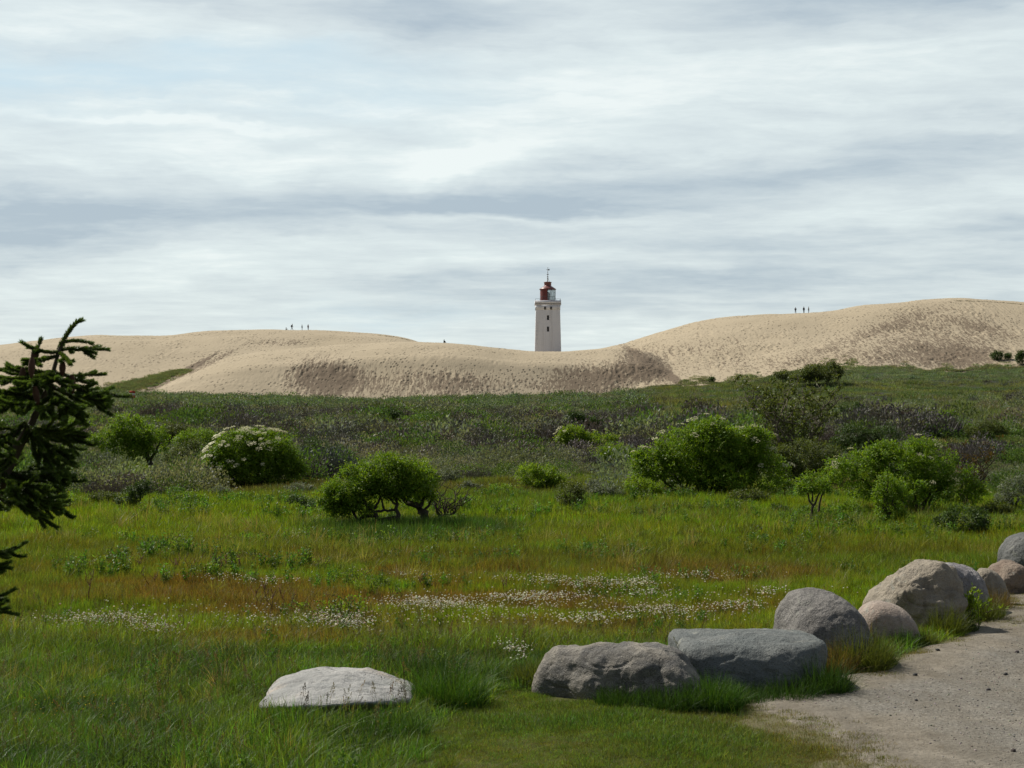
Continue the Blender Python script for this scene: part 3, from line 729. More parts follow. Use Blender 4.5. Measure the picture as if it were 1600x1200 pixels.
boulder(1430, 992, 150, 116, [(-.80, -.1, .82, .60), (.9, -.1, .5, .97), (-.25, -.9, .75, .72), (-.5, -1, .0, .68), (.45, -1, .1, .90)], RM['buff'],
        'tallest buff boulder, lumpy and peaked with a long left slope', p=7, seed=55, rough=.026, facet=.8, dep=.85, sink=.06, dents=((-.55, -1, .15, .04, .14), (.15, -.8, .8, .015, .07), (-.1, -.9, .5, .02, -.05)))
boulder(1503, 967, 86, 88, [(.7, -.2, .7, .92), (.3, -1, .3, .97)], RM['mauve'],
        'mottled lilac-grey boulder right behind the tallest one', p=3.8, seed=61, rough=.014, dep=.95, sink=.04)
boulder(1550, 952, 54, 66, [(.6, -.3, .9, .85)], RM['buff'],
        'small buff boulder squeezed between grey and rusty boulders', p=3.2, seed=71, rough=.012, dep=.9, sink=.03)
boulder(1583, 934, 78, 56, [(.8, -.1, .7, .80), (-.7, -.3, .7, .76), (.1, -1, -.1, .8)], RM['rust'],
        'rusty brown boulder with a pale ridged top', p=6, seed=83, rough=.016, dep=.8, sink=.03)
boulder(1607, 906, 80, 74, [(-.8, -.2, .7, .92), (-.6, -1, .1, .9)], RM['darkg'],
        'dark grey boulder cut by the right edge of the frame', p=5, seed=91, rough=.014, dep=.9, sink=.03)

# ---------------------------------------------------------------- plant meshes
def leaf_quads(P, Dv, Nv, L, Wd):
    """diamond leaves: base P, direction Dv, side from Nv; returns V,F"""
    n = len(P); Dv = Dv / (np.linalg.norm(Dv, axis=1, keepdims=True) + 1e-9)
    S = np.cross(Dv, Nv); S /= np.linalg.norm(S, axis=1, keepdims=True) + 1e-9
    L = np.broadcast_to(L, (n,))[:, None]; Wd = np.broadcast_to(Wd, (n,))[:, None]
    V = np.stack([P, P + Dv * L * .45 + S * Wd * .5, P + Dv * L, P + Dv * L * .45 - S * Wd * .5], 1).reshape(-1, 3)
    Fc = (np.arange(n)[:, None] * 4 + np.arange(4)[None, :])
    return V, Fc
def rdir(n, r_=None):
    v = (r_ or rng).normal(size=(n, 3)); return v / np.linalg.norm(v, axis=1, keepdims=True)
def src(name, V, Fc, mat, lv):
    return mesh_np(name, V, Fc, mat, link=False, attrs={'lv': ('FLOAT', lv)})
def blades(n, rad, h, wd, lean=.5, hvar=.35, segs=3, seed=0, droop=.3):
    r_ = np.random.default_rng(seed)
    a = r_.uniform(0, 2 * math.pi, n); rr = rad * np.sqrt(r_.uniform(0, 1, n))
    base = np.stack([rr * np.cos(a), rr * np.sin(a), -.02 * np.ones(n)], 1)
    out = a + r_.normal(0, 1.2, n); ln = np.abs(r_.normal(0, lean, n)); H = h * (1 - hvar + 2 * hvar * r_.uniform(0, 1, n)) * (1 - .3 * (rr / rad) ** 2)
    dirh = np.stack([np.cos(out), np.sin(out), 0 * out], 1); yaw = r_.uniform(0, math.pi, n)
    S = np.stack([np.cos(yaw), np.sin(yaw), 0 * yaw], 1)
    Vs = []
    for k in range(segs + 1):
        t = k / segs; c = base + dirh * (ln * H * t ** 1.7)[:, None] + np.array([0, 0, 1]) * (H * (t - droop * ln * t ** 2))[:, None]
        wk = wd * (1 - t ** 1.4) * .5 + wd * .04
        Vs.append(c - S * wk); Vs.append(c + S * wk)
    V = np.stack(Vs, 1); m_ = 2 * (segs + 1); i = np.arange(n)[:, None, None] * m_ + (np.arange(segs) * 2)[None, :, None]
    Fc = (i + np.array([0, 1, 3, 2])[None, None, :]).reshape(-1, 4)
    lv = np.repeat(r_.uniform(0, 1, n), m_)
    return V.reshape(-1, 3), Fc, lv
def shrubclump(n, L, Wd, seed, flat=.75, core=.35):
    """unit-radius mound of small leaves, lumpy"""
    r_ = np.random.default_rng(seed)
    d = rdir(n, r_); d[:, 2] = np.abs(d[:, 2]) * 1.0 - .05
    lump = 1 + .28 * fbm(d[:, 0] * 2.2 + seed, d[:, 1] * 2.2, d[:, 2] * 2.2, 3, seed)
    rad = lump * (core + (1 - core) * r_.uniform(0, 1, n) ** .35)
    P = d * rad[:, None] * np.array([1, 1, flat])
    Dv = d * .8 + rdir(n, r_) * .9 + np.array([0, 0, .35])
    V, Fc = leaf_quads(P, Dv, rdir(n, r_), L * r_.uniform(.6, 1.3, n), Wd * r_.uniform(.7, 1.3, n))
    return V, Fc, np.repeat(r_.uniform(0, 1, n), 4)
def twigclump(n, seed, wd=.02):
    r_ = np.random.default_rng(seed); a = r_.uniform(0, 6.28, n); rr = .8 * np.sqrt(r_.uniform(0, 1, n))
    base = np.stack([rr * np.cos(a), rr * np.sin(a), .1 * r_.uniform(0, 1, n)], 1)
    Dv = base * .5 + rdir(n, r_) * .35 + np.array([0, 0, .9])
    V1, F1 = leaf_quads(base, Dv, rdir(n, r_), r_.uniform(.28, .6, n), wd)
    V2, F2, l2 = shrubclump(n * 2, .09, .045, seed + 5, .8, .5)
    return np.concatenate([V1, V2]), np.concatenate([F1, F2 + len(V1)]), np.concatenate([np.repeat(r_.uniform(0, .6, n), 4), l2])

def scatter(name, label, cat, P, tint, yaw, scl, sources, kind='stuff', tilt=None, pick=None, squash=None):
    n = len(P)
    coll = bpy.data.collections.new(name + ' sources')
    for i, s_ in enumerate(sources):
        s_.name = 'src_%s_%02d' % (name, i); coll.objects.link(s_)
    rot = np.zeros((n, 3)); rot[:, 2] = yaw
    if tilt is not None: rot[:, :2] = tilt
    sv = np.repeat(np.asarray(scl)[:, None], 3, 1)
    if squash is not None: sv[:, 2] *= squash
    vi = rng.integers(0, len(sources), n) if pick is None else pick
    me = bpy.data.meshes.new(name); me.vertices.add(n); me.vertices.foreach_set('co', np.asarray(P, np.float32).ravel())
    for an, typ, dat in (('tint', 'FLOAT_VECTOR', tint), ('rotv', 'FLOAT_VECTOR', rot), ('sclv', 'FLOAT_VECTOR', sv), ('vi', 'INT', vi)):
        a_ = me.attributes.new(an, typ, 'POINT'); a_.data.foreach_set('vector' if typ == 'FLOAT_VECTOR' else 'value', np.asarray(dat, np.int32 if typ == 'INT' else np.float32).ravel())
    o = bpy.data.objects.new(name, me); COL.objects.link(o)
    ng = bpy.data.node_groups.new(name, 'GeometryNodeTree')
    ng.interface.new_socket('Geometry', in_out='INPUT', socket_type='NodeSocketGeometry'); ng.interface.new_socket('Geometry', in_out='OUTPUT', socket_type='NodeSocketGeometry')
    gi = ng.nodes.new('NodeGroupInput'); go = ng.nodes.new('NodeGroupOutput'); ip = ng.nodes.new('GeometryNodeInstanceOnPoints')
    ci = ng.nodes.new('GeometryNodeCollectionInfo'); ci.inputs['Collection'].default_value = coll
    ci.inputs['Separate Children'].default_value = True; ci.inputs['Reset Children'].default_value = True
    def na(nm, ty):
        q = ng.nodes.new('GeometryNodeInputNamedAttribute'); q.data_type = ty; q.inputs['Name'].default_value = nm; return q.outputs['Attribute']
    lk = ng.links.new
    lk(gi.outputs[0], ip.inputs['Points']); lk(ci.outputs[0], ip.inputs['Instance']); ip.inputs['Pick Instance'].default_value = True
    lk(na('vi', 'INT'), ip.inputs['Instance Index']); lk(na('rotv', 'FLOAT_VECTOR'), ip.inputs['Rotation']); lk(na('sclv', 'FLOAT_VECTOR'), ip.inputs['Scale'])
    lk(ip.outputs[0], go.inputs[0])
    md = o.modifiers.new('scatter', 'NODES'); md.node_group = ng
    tag(o, label, cat, kind=kind)
    return o
def fan(n, D0, D1, p0=-220, p1=1820):
    D = np.sqrt(rng.uniform(D0 ** 2, D1 ** 2, n)); px = rng.uniform(p0, p1, n)
    return onpx(px, D), D
def jit(n, c, v=.12):
    return np.clip(np.array(c)[None, :] * (1 + v * rng.normal(size=(n, 1))) * (1 + .5 * v * rng.normal(size=(n, 3))), .004, 1) if np.ndim(c) == 1 else np.clip(c * (1 + v * rng.normal(size=(n, 1))) * (1 + .5 * v * rng.normal(size=(n, 3))), .004, 1)
def off_rocks(x, y, k=.8):
    ok = np.ones(len(x), bool)
    for (rx, ry, a, b) in ROCKS: ok &= ((x - rx) / (a * k)) ** 2 + ((y - ry) / (b * k)) ** 2 > 1
    return ok
def rowof(x, y, z): return HY - FPX * (z - CZ) / y
# ---------------------------------------------------------------- meadow grass
def meadow_tint(x, y):
    px = PXof(x, y); row = HY + 7200 / y
    n1 = fbm(x / 3.2, y / 1.6, 0, 3, 51); n2 = fbm(x / 1.1, y / .8, 0, 3, 55); n3 = fbm(x / 9, y / 6, 0, 2, 57)
    bright = np.array([.180, .250, .018]); green = np.array([.115, .185, .026]); deep = np.array([.060, .110, .022])
    red = np.array([.190, .085, .026]); straw = np.array([.20, .17, .05]); olive = np.array([.14, .14, .022])
    near = sstep(985, 1035, row + 14 * n1)
    c = bright[None] * (1 - near)[:, None] + green[None] * near[:, None]
    k = np.clip(.35 + .9 * n2, 0, 1) * near; c = c * (1 - k)[:, None] + deep[None] * k[:, None]
    k = (np.clip(.15 + .7 * n3, 0, .8) * (1 - near)); c = c * (1 - k)[:, None] + green[None] * k[:, None]
    rz = np.exp(-((row - 942) / 55) ** 2) * sstep(1330, 1120, px + 0 * row) + .55 * np.exp(-((row - 905) / 30) ** 2) * sstep(1400, 1200, px)
    rz = np.clip(rz * (.72 + .8 * n1 + .45 * n2) * (1 - .6 * sstep(480, 60, px)), 0, 1)
    rz = np.maximum(rz, .7 * np.clip(ell(px, row, 440, 1003, 150, 14) * 1.5, 0, 1))
    c = c * (1 - .85 * rz)[:, None] + (red * .62 + straw * .38)[None] * (.85 * rz)[:, None]
    k = np.clip(np.exp(-((row - 868) / 26) ** 2) * (.4 + .5 * n1), 0, .7); c = c * (1 - k)[:, None] + olive[None] * k[:, None]
    k = np.clip(np.exp(-((row - 762) / 16) ** 2) * (.35 + .7 * n3), 0, .7); c = c * (1 - k)[:, None] + np.array([.13, .105, .05])[None] * k[:, None]
    # a darker band round the twisted tree
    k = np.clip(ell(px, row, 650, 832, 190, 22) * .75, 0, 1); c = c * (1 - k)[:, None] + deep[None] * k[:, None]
    return c
def on_lawn(x, y):
    px = PXof(x, y); row = HY + 7200 / y
    edge = np.interp(px, [600, 700, 760, 850, 1000, 1120, 1300], [1140, 1125, 1075, 1068, 1085, 1110, 1140])
    return sstep(-14, 14, row - edge + 12 * vn(x / .4, y / .4, 0, 61)) * sstep(560, 720, px)
def tufts(cnt, k0, **kw):
    out = []
    for i in range(cnt):
        V, Fc, lv = blades(seed=k0 + i, **kw); out.append(src('s', V, Fc, M['grass_tint'], lv))
    return out
def grass_band(name, label, N, D0, D1, src_, s0, s1, hfun=None):
    x, y = fan(N, D0, D1); pdx = pathdist(x, y)
    keep = (pdx < .02 * rng.normal(size=N) + .02) & (on_lawn(x, y) < rng.uniform(0, 1, N)) & off_rocks(x, y, .75)
    x, y = x[keep], y[keep]; n = len(x); z = G(x, y)
    sc = rng.uniform(s0, s1, n) * (1 + .35 * vn(x / 1.7, y / 1.3, 0, 66))
    if hfun is not None: sc = sc * hfun(x, y)
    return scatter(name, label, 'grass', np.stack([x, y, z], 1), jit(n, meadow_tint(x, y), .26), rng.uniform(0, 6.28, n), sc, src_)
def h_near(x, y):
    row = HY + 7200 / y; px = PXof(x, y)
    return 1 - .35 * np.exp(-((row - 950) / 45) ** 2) + .25 * ell(px, row, 640, 1030, 150, 40) - .3 * sstep(1100, 1180, row) * sstep(500, 600, px)
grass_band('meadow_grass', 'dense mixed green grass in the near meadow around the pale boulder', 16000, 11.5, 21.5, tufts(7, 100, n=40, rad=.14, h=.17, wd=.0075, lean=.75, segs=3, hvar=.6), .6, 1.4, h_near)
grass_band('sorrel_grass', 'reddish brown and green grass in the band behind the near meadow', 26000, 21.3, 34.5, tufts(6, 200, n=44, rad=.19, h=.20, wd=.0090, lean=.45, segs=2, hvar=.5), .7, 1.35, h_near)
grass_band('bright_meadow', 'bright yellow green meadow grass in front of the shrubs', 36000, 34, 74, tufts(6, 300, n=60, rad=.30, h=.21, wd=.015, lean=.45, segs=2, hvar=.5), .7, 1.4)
# short trampled lawn
x, y = fan(30000, 11.8, 17.6, 560, 1420)
keep = (on_lawn(x, y) > rng.uniform(.0, 1, len(x))) & (pathdist(x, y) < .02 + .12 * np.abs(rng.normal(size=len(x)))) & off_rocks(x, y, .8)
x, y = x[keep], y[keep]; n1 = fbm(x / .8, y / .8, 0, 3, 71); k = np.clip(.5 + .6 * n1, 0, 1)[:, None]
tc = np.array([[.085, .155, .024]]) * k + np.array([[.155, .190, .040]]) * (1 - k)
kk = np.clip(sstep(-.9, .15, pathdist(x, y)) * .75 + .1 * n1, 0, 1)[:, None]; tc = tc * (1 - kk) + np.array([[.185, .155, .055]]) * kk
scatter('lawn_grass', 'short trampled turf between the boulders and the path edge', 'grass', np.stack([x, y, G(x, y)], 1), jit(len(x), tc, .32), rng.uniform(0, 6.28, len(x)),
        rng.uniform(.6, 1.5, len(x)) * (1 + .5 * np.clip(n1, -1, 1)), tufts(6, 400, n=50, rad=.10, h=.046, wd=.0050, lean=.8, segs=2, hvar=.6))
# thin straw coloured moss grass creeping on the sandy path edge
x, y = fan(30000, 11.8, 30, 1000, 1750); pdx = pathdist(x, y); nn = vn(x / .7, y / .5, 0, 77)
keep = (pdx > -.1) & (pdx < .9) & (nn > -.45 + pdx * 2.0 + .25 * rng.normal(size=len(x))) & off_rocks(x, y, .9); x, y = x[keep], y[keep]
scatter('path_edge_grass', 'thin low grass creeping over the sandy edge of the path', 'grass', np.stack([x, y, path_z(x, y)], 1), jit(len(x), (.15, .145, .04), .25), rng.uniform(0, 6.28, len(x)),
        rng.uniform(.4, 1.0, len(x)), tufts(3, 440, n=40, rad=.10, h=.05, wd=.005, lean=.9, segs=2, hvar=.6))
# coarser tussocks and herbs that break up the meadow
x, y = fan(5200, 11.8, 46); px = PXof(x, y); row = HY + 7200 / y
keep = (pathdist(x, y) < -.12) & (on_lawn(x, y) < .25) & off_rocks(x, y, .95) & (fbm(x / 2.2, y / 1.8, 0, 2, 141) > .05 + .35 * np.exp(-((row - 950) / 35) ** 2)); x, y = x[keep], y[keep]; n = len(x)
ch = rng.uniform(0, 1, (n, 1)); tt = np.where(ch < .45, meadow_tint(x, y) * .7, np.where(ch < .75, np.array([[.22, .24, .045]]), np.array([[.26, .22, .09]])))
scatter('tussock_grass', 'coarse taller tussocks scattered through the meadow', 'grass', np.stack([x, y, G(x, y)], 1), jit(n, tt, .15), rng.uniform(0, 6.28, n), rng.uniform(.6, 1.25, n) * np.clip(y / 26, .8, 1.3), tufts(5, 470, n=46, rad=.10, h=.30, wd=.009, lean=.7, segs=3, hvar=.5))
x, y = fan(9000, 12.2, 52); px = PXof(x, y); row = HY + 7200 / y
dn = fbm(x / 1.9, y / 1.5, 0, 2, 151) + .9 * ell(px, row, 300, 900, 200, 30) + 1.2 * ell(px, row, 700, 1075, 60, 50) + .7 * ell(px, row, 480, 970, 120, 22) + .8 * ell(px, row, 640, 1000, 130, 30) - .4 * np.exp(-((row - 930) / 25) ** 2) * (px > 600)
keep = (pathdist(x, y) < -.15) & (on_lawn(x, y) < .2) & off_rocks(x, y, .95) & (dn > .45); x, y = x[keep], y[keep]; n = len(x)
def herb(seed):
    r_ = np.random.default_rng(seed); P_, D_ = [], []
    mb = MB()
    for i in range(5):
        a = r_.uniform(0, 6.28); e = np.array([math.cos(a) * .06, math.sin(a) * .06, r_.uniform(.14, .30)]); b = np.array([r_.normal(0, .03), r_.normal(0, .03), 0]); mb.tube([b, (b + e) / 2 + .01, b * .5 + e], [.003, .0025, .002], 3)
        m_ = 18; t = r_.uniform(.1, 1, m_)[:, None]; P_.append(b * (1 - t * .5) + e * t); D_.append(rdir(m_, r_) + np.array([0, 0, .3]))
    P_, D_ = np.concatenate(P_), np.concatenate(D_); V2, F2 = leaf_quads(P_, D_, rdir(len(P_), r_), r_.uniform(.03, .06, len(P_)), .017); F2 = np.concatenate([F2[:, [0, 1, 2]], F2[:, [0, 2, 3]]])
    V1, F1 = np.concatenate(mb.V), np.concatenate(mb.F); V = np.concatenate([V1, V2]); return src('s', V, np.concatenate([F1, F2 + len(V1)]), M['grass_tint'], np.concatenate([np.full(len(V1), .3), np.repeat(r_.uniform(0, 1, len(P_)), 4)]))
tt = np.where(rng.uniform(0, 1, (n, 1)) < .7, np.array([[.085, .165, .025]]), np.array([[.13, .20, .03]]))
scatter('meadow_herbs', 'broad-leaved green weeds growing in drifts through the meadow', 'weeds', np.stack([x, y, G(x, y)], 1), jit(n, tt, .2), rng.uniform(0, 6.28, n), rng.uniform(.6, 1.3, n) * np.clip(y / 28, .8, 1.5) * (1 + .5 * ell(PXof(x, y), HY + 7200 / y, 300, 900, 200, 30)), [herb(i) for i in range(5)])
# tall dark grass hiding the feet of the two crooked elders
px = rng.normal(615, 60, 1100); row = rng.normal(836, 7, 1100); px = np.concatenate([px, rng.normal(730, 40, 260)]); row = np.concatenate([row, rng.normal(832, 5, 260)]); D = 7200 / (row - 640); x = onpx(px, D); n = len(x)
scatter('tall_dark_grass', 'tall dark grass around the feet of the crooked elders', 'grass', np.stack([x, D, G(x, D)], 1), jit(n, (.06, .115, .022), .25), rng.uniform(0, 6.28, n), rng.uniform(.8, 1.4, n), tufts(4, 490, n=50, rad=.2, h=.30, wd=.012, lean=.5, segs=2, hvar=.5))
# seeding stalks in the near grass
def stalk_src(seed):
    r_ = np.random.default_rng(seed); mb = MB(); H = r_.uniform(.38, .55); lx, ly = r_.normal(0, .08, 2)
    P = [(lx * t * t, ly * t * t, H * t) for t in np.linspace(0, 1, 6)]; mb.tube(P, [.0022, .002, .0018, .0015, .0012, .001], 3)
    V, Fc = np.concatenate(mb.V), np.concatenate(mb.F)
    n = 46; t = r_.uniform(.72, 1.0, n); c = np.stack([lx * t * t, ly * t * t, H * t], 1); off = rdir(n, r_) * (1.04 - t)[:, None] * .11
    V2, F2 = leaf_quads(c + off * .6, off + np.array([0, 0, .03]), rdir(n, r_), .016, .006)
    F2 = np.concatenate([F2[:, [0, 1, 2]], F2[:, [0, 2, 3]]])
    V3 = np.concatenate([V, V2]); return src('s', V3, np.concatenate([Fc, F2 + len(V)]), M['grass_tint'], np.full(len(V3), .5))
x, y = fan(1500, 12.2, 22, -50, 1100); keep = (on_lawn(x, y) < .3) & (pathdist(x, y) < 0) & (vn(x / 1.2, y / 1.2, 0, 81) > -.25) & off_rocks(x, y, .9); x, y = x[keep], y[keep]
scatter('seeding_stalks', 'thin brown seeding grass stalks rising from the near meadow', 'grass', np.stack([x, y, G(x, y)], 1), jit(len(x), (.13, .105, .05), .25), rng.uniform(0, 6.28, len(x)), rng.uniform(.6, 1.15, len(x)), [stalk_src(i) for i in range(5)],
        tilt=rng.normal(0, .16, (len(x), 2)))
x = np.array([onpx(p, D) for p, D in ((440, 14.0), (468, 14.3), (478, 14.1), (520, 14.2), (548, 14.1), (600, 14.0), (628, 14.2), (640, 14.4), (470, 13.9), (655, 13.9))]); y = np.array([14.0, 14.3, 14.1, 14.2, 14.1, 14.0, 14.2, 14.4, 13.9, 13.9])
scatter('dark_seed_stalks', 'dark seed heads on thin stalks in front of the pale boulder', 'grass', np.stack([x, y - .1, G(x, y)], 1), jit(len(x), (.05, .04, .02), .2), rng.uniform(0, 6.28, len(x)), rng.uniform(.8, 1.15, len(x)), [stalk_src(i + 40) for i in range(5)], tilt=rng.normal(0, .2, (len(x), 2)))

# ---------------------------------------------------------------- flowers (clover-like heads in drifts)
def ball(r_, z, k=6):
    th = np.arange(k) / k * 6.283
    V = [[0, 0, z + r_ * .8]] + [[r_ * math.cos(t), r_ * math.sin(t), z + .1 * r_] for t in th] + [[0, 0, z - r_ * .6]]
    Fc = [[0, 1 + i, 1 + (i + 1) % k] for i in range(k)] + [[k + 1, 1 + (i + 1) % k, 1 + i] for i in range(k)]
    return np.array(V), np.array(Fc)
def flower_src(r_, h, stem=True):
    mb = MB(); V, Fc = ball(r_, h); mb.add(V, Fc); return mb
M['petal'] = leaf_mat('petals', None, trans=.25, rough=.8, var=.15, hue=.01)
def fsrc(r_, h):
    mb = flower_src(r_, h); V = np.concatenate(mb.V); return src('s', V, np.concatenate(mb.F), M['petal'], np.full(len(V), .5))
DRIFT = [(900, 920, 90, 5, 330), (990, 925, 45, 3, 160), (1080, 912, 70, 6, 90), (830, 944, 80, 5, 280), (700, 958, 70, 7, 260), (650, 957, 45, 6, 160), (1035, 968, 60, 4, 170), (920, 985, 50, 5, 110), (1150, 965, 50, 8, 90),
         (1010, 940, 40, 3, 60), (1200, 940, 30, 5, 50), (520, 985, 70, 7, 230), (550, 998, 35, 4, 110), (180, 985, 70, 6, 260), (240, 1000, 45, 4, 90), (110, 984, 50, 6, 70), (420, 930, 45, 6, 50), (360, 925, 50, 5, 40), (800, 1030, 25, 8, 40),
         (815, 1045, 20, 9, 20), (760, 965, 260, 22, 160), (400, 985, 90, 12, 60), (960, 955, 280, 22, 260), (880, 912, 300, 6, 70), (640, 910, 60, 6, 30), (560, 975, 180, 15, 90), (1090, 985, 60, 6, 40), (780, 985, 200, 10, 60), (240, 975, 160, 14, 50)]
fx, fy = [], []
for (cx, cy, rx, ry, n) in DRIFT:
    n = int(n * 1.5); px = cx + rng.normal(0, rx * .55, n); row = cy + rng.normal(0, ry * .5, n) + 3 * vn(px / 18, cy, 0, 83); D = 7200 / (row - 640); fx.append(onpx(px, D)); fy.append(D)
fx, fy = np.concatenate(fx), np.concatenate(fy); keep = (pathdist(fx, fy) < -.05) & off_rocks(fx, fy, 1.0); fx, fy = fx[keep], fy[keep]; n = len(fx)
tcol = np.where(rng.uniform(0, 1, (n, 1)) < .7, np.array([[.78, .76, .70]]), np.array([[.62, .52, .47]]))
scatter('clover_flowers', 'drifts of small white and pinkish flower heads in the red grass', 'flowers', np.stack([fx, fy, G(fx, fy) + rng.uniform(.13, .24, n)], 1), jit(n, tcol, .1), rng.uniform(0, 6.28, n), rng.uniform(.6, 1.25, n), [fsrc(.015, 0), fsrc(.011, .0)])
px = np.concatenate([rng.normal(130, 60, 50), rng.normal(640, 120, 14), rng.uniform(0, 1600, 330), rng.uniform(0, 600, 90), rng.normal(60, 40, 12)]); row = np.concatenate([rng.normal(1128, 9, 50), rng.normal(1140, 16, 14), rng.uniform(775, 900, 330), rng.uniform(760, 860, 90), rng.normal(1150, 14, 12)])
D = 7200 / (row - 640); fx = onpx(px, D); keep = (pathdist(fx, D) < -.1) & off_rocks(fx, D, 1); fx, fy = fx[keep], D[keep]; n = len(fx)
scatter('yellow_flowers', 'scattered tiny yellow flowers across the meadow', 'flowers', np.stack([fx, fy, G(fx, fy) + rng.uniform(.1, .3, n)], 1), jit(n, (.55, .40, .02), .15), rng.uniform(0, 6.28, n), rng.uniform(.7, 1.2, n) * np.clip(fy / 30, .8, 1.8), [fsrc(.009, 0)])

# ---------------------------------------------------------------- loose gravel
x, y = fan(30000, 11, 32, 1050, 1800); pdx = pathdist(x, y); keep = (pdx > .15) & (rng.uniform(0, 1, len(x)) < .25 + sstep(.5, 1.6, pdx)) & off_rocks(x, y, .9); x, y = x[keep], y[keep]; n = len(x)
def peb(seed):
    bm = bmesh.new(); bmesh.ops.create_icosphere(bm, subdivisions=1, radius=1); V = np.array([v.co[:] for v in bm.verts]); Fc = np.array([[v.index for v in f_.verts] for f_ in bm.faces]); bm.free()
    V = V * (1 + .25 * vn(V[:, 0] * 2 + seed, V[:, 1] * 2, V[:, 2] * 2, seed))[:, None] * np.array([1, .8, .55]); return src('s', V, Fc, M['stone'], np.full(len(V), .5))
m_, n_, o_ = new_mat('loose stones'); principled(n_, o_, n_.attr('tint', 'INSTANCER')[0], .85); M['stone'] = m_
tc = np.array([[.26, .235, .205]]) * rng.uniform(.35, 1.6, (n, 1)) * (1 + .08 * rng.normal(size=(n, 3)))
scatter('loose_gravel', 'small loose grey and brown gravel stones on the path', 'gravel', np.stack([x, y, path_z(x, y) + .002], 1), np.clip(tc, .03, .6), rng.uniform(0, 6.28, n), .004 + .011 * rng.uniform(0, 1, n) ** 4, [peb(i) for i in range(4)])
# a few larger single stones
for i, (px, row, r_, c_, lab) in enumerate([(1465, 1029, .035, (.05, .05, .045), 'dark fist-sized stone on the path below the tallest boulder'), (1430, 1064, .035, (.045, .045, .045), 'dark flat stone on the path below the pink boulder'),
        (1227, 1095, .022, (.5, .48, .45), 'small white stone on the sand below the blue-grey block'), (1544, 1088, .03, (.08, .07, .07), 'dark stone lying alone on the middle of the gravel path'),
        (1589, 1031, .038, (.10, .08, .08), 'brownish stone on the path near the right edge of the frame'), (1583, 1189, .03, (.07, .055, .05), 'dark stone at the lower right corner of the path'), (1432, 1107, .022, (.06, .06, .06), 'small dark stone below the flat dark one on the path'),
        (1571, 1062, .03, (.09, .085, .08), 'grey stone just below the brownish stone at the right')]):
    D = 7200 / (row - 640); x_ = onpx(px, D); V = peb(i + 7).data; o = bpy.data.objects.new('stone', V.copy()); o.data.materials.clear(); o.data.materials.append(plain('stone surface', c_, .85)); COL.objects.link(o)
    o.location = (x_, D, float(path_z(np.array([x_]), np.array([D]))[0]) + r_ * .3); o.scale = (r_, r_, r_); o.rotation_euler[2] = i; tag(o, lab, 'stone', 'larger stones on the path')

# ---------------------------------------------------------------- heath scrub
GREY, PURP, GREEN, BLUE, YEL, PALE = map(np.array, ([.155, .170, .125], [.125, .114, .104], [.085, .135, .036], [.120, .165, .105], [.13, .19, .025], [.30, .29, .17]))
def heath_mix(x, y):
    """weights of the scrub kinds at a place -> tint, kind (0 leafy, 1 twiggy, 2 grass)"""
    z = G(x, y); px = PXof(x, y); row = rowof(x, y, z); n = len(x)
    a = fbm(x / 13, y / 11, 0, 3, 91); b = fbm(x / 11 + 40, y / 12, 0, 3, 95)
    wg = np.clip(.55 + 1.0 * a, 0, 1.6); wp = np.clip(.40 + 1.2 * b, 0, 1.6); wn = np.clip(.45 - .9 * a, 0, 1.4); wb = 0 * a; wy = np.clip(-.35 - b, 0, 1); wl = 0 * a
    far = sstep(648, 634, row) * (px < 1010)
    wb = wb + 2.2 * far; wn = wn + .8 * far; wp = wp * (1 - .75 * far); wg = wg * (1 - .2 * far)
    e1 = ell(px, row, 400, 655, 190, 13) + ell(px, row, 900, 715, 120, 22) + ell(px, row, 560, 690, 90, 12) + ell(px, row, 1000, 668, 120, 8)
    wp = wp + 1.7 * e1; wn = wn * (1 - .7 * np.clip(e1, 0, 1))
    e2 = ell(px, row, 640, 682, 80, 13) + ell(px, row, 460, 720, 50, 10) + ell(px, row, 850, 693, 30, 6) + ell(px, row, 250, 725, 25, 12)
    wy = wy + 5 * e2
    e3 = ell(px, row, 780, 725, 110, 20) + ell(px, row, 140, 715, 110, 22) + ell(px, row, 260, 735, 50, 18) + ell(px, row, 1590, 760, 50, 20)
    wg = wg + 3.0 * e3
    right = sstep(960, 1040, px) * sstep(690, 668, row)
    grass = right
    W = np.stack([wg, wp, wn, wb, wy, wl], 1); W /= W.sum(1, keepdims=True)
    cum = W.cumsum(1); u = np.clip(.5 + .85 * fbm(x / 4.5, y / 5.5, 0, 2, 97) + .10 * rng.normal(size=n), 0, .999)[:, None]; kidx = (u > cum).sum(1).clip(0, 5)
    # clumpy choice: let neighbours agree
    CC = np.stack([GREY, PURP, GREEN, BLUE, YEL, PALE]); col = CC[kidx]
    kind = np.where(kidx == 1, 1, 0); kind = np.where(kidx == 4, 2, kind)
    gsel = rng.uniform(0, 1, n) < grass * .93
    gcol = np.array([.135, .160, .070]) + np.array([.04, .025, .0]) * np.clip(b, -1, 1)[:, None]
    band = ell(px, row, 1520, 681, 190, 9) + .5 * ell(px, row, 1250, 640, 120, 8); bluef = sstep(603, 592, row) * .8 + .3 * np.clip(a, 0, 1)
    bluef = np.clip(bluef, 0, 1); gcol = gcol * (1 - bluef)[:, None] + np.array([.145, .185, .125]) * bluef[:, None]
    bp = sstep(.45, .8, band + .3 * b); gcol = gcol * (1 - bp)[:, None] + np.array([.15, .13, .095]) * bp[:, None]
    col = np.where(gsel[:, None], gcol, col); kind = np.where(gsel, 2, kind)
    pl = ell(px, row, 1550, 708, 110, 15) * (px > 1400); s_ = rng.uniform(0, 1, n) < pl * 1.3
    col = np.where(s_[:, None], PALE, col); kind = np.where(s_, 2, kind)
    return col, kind, z, px, row
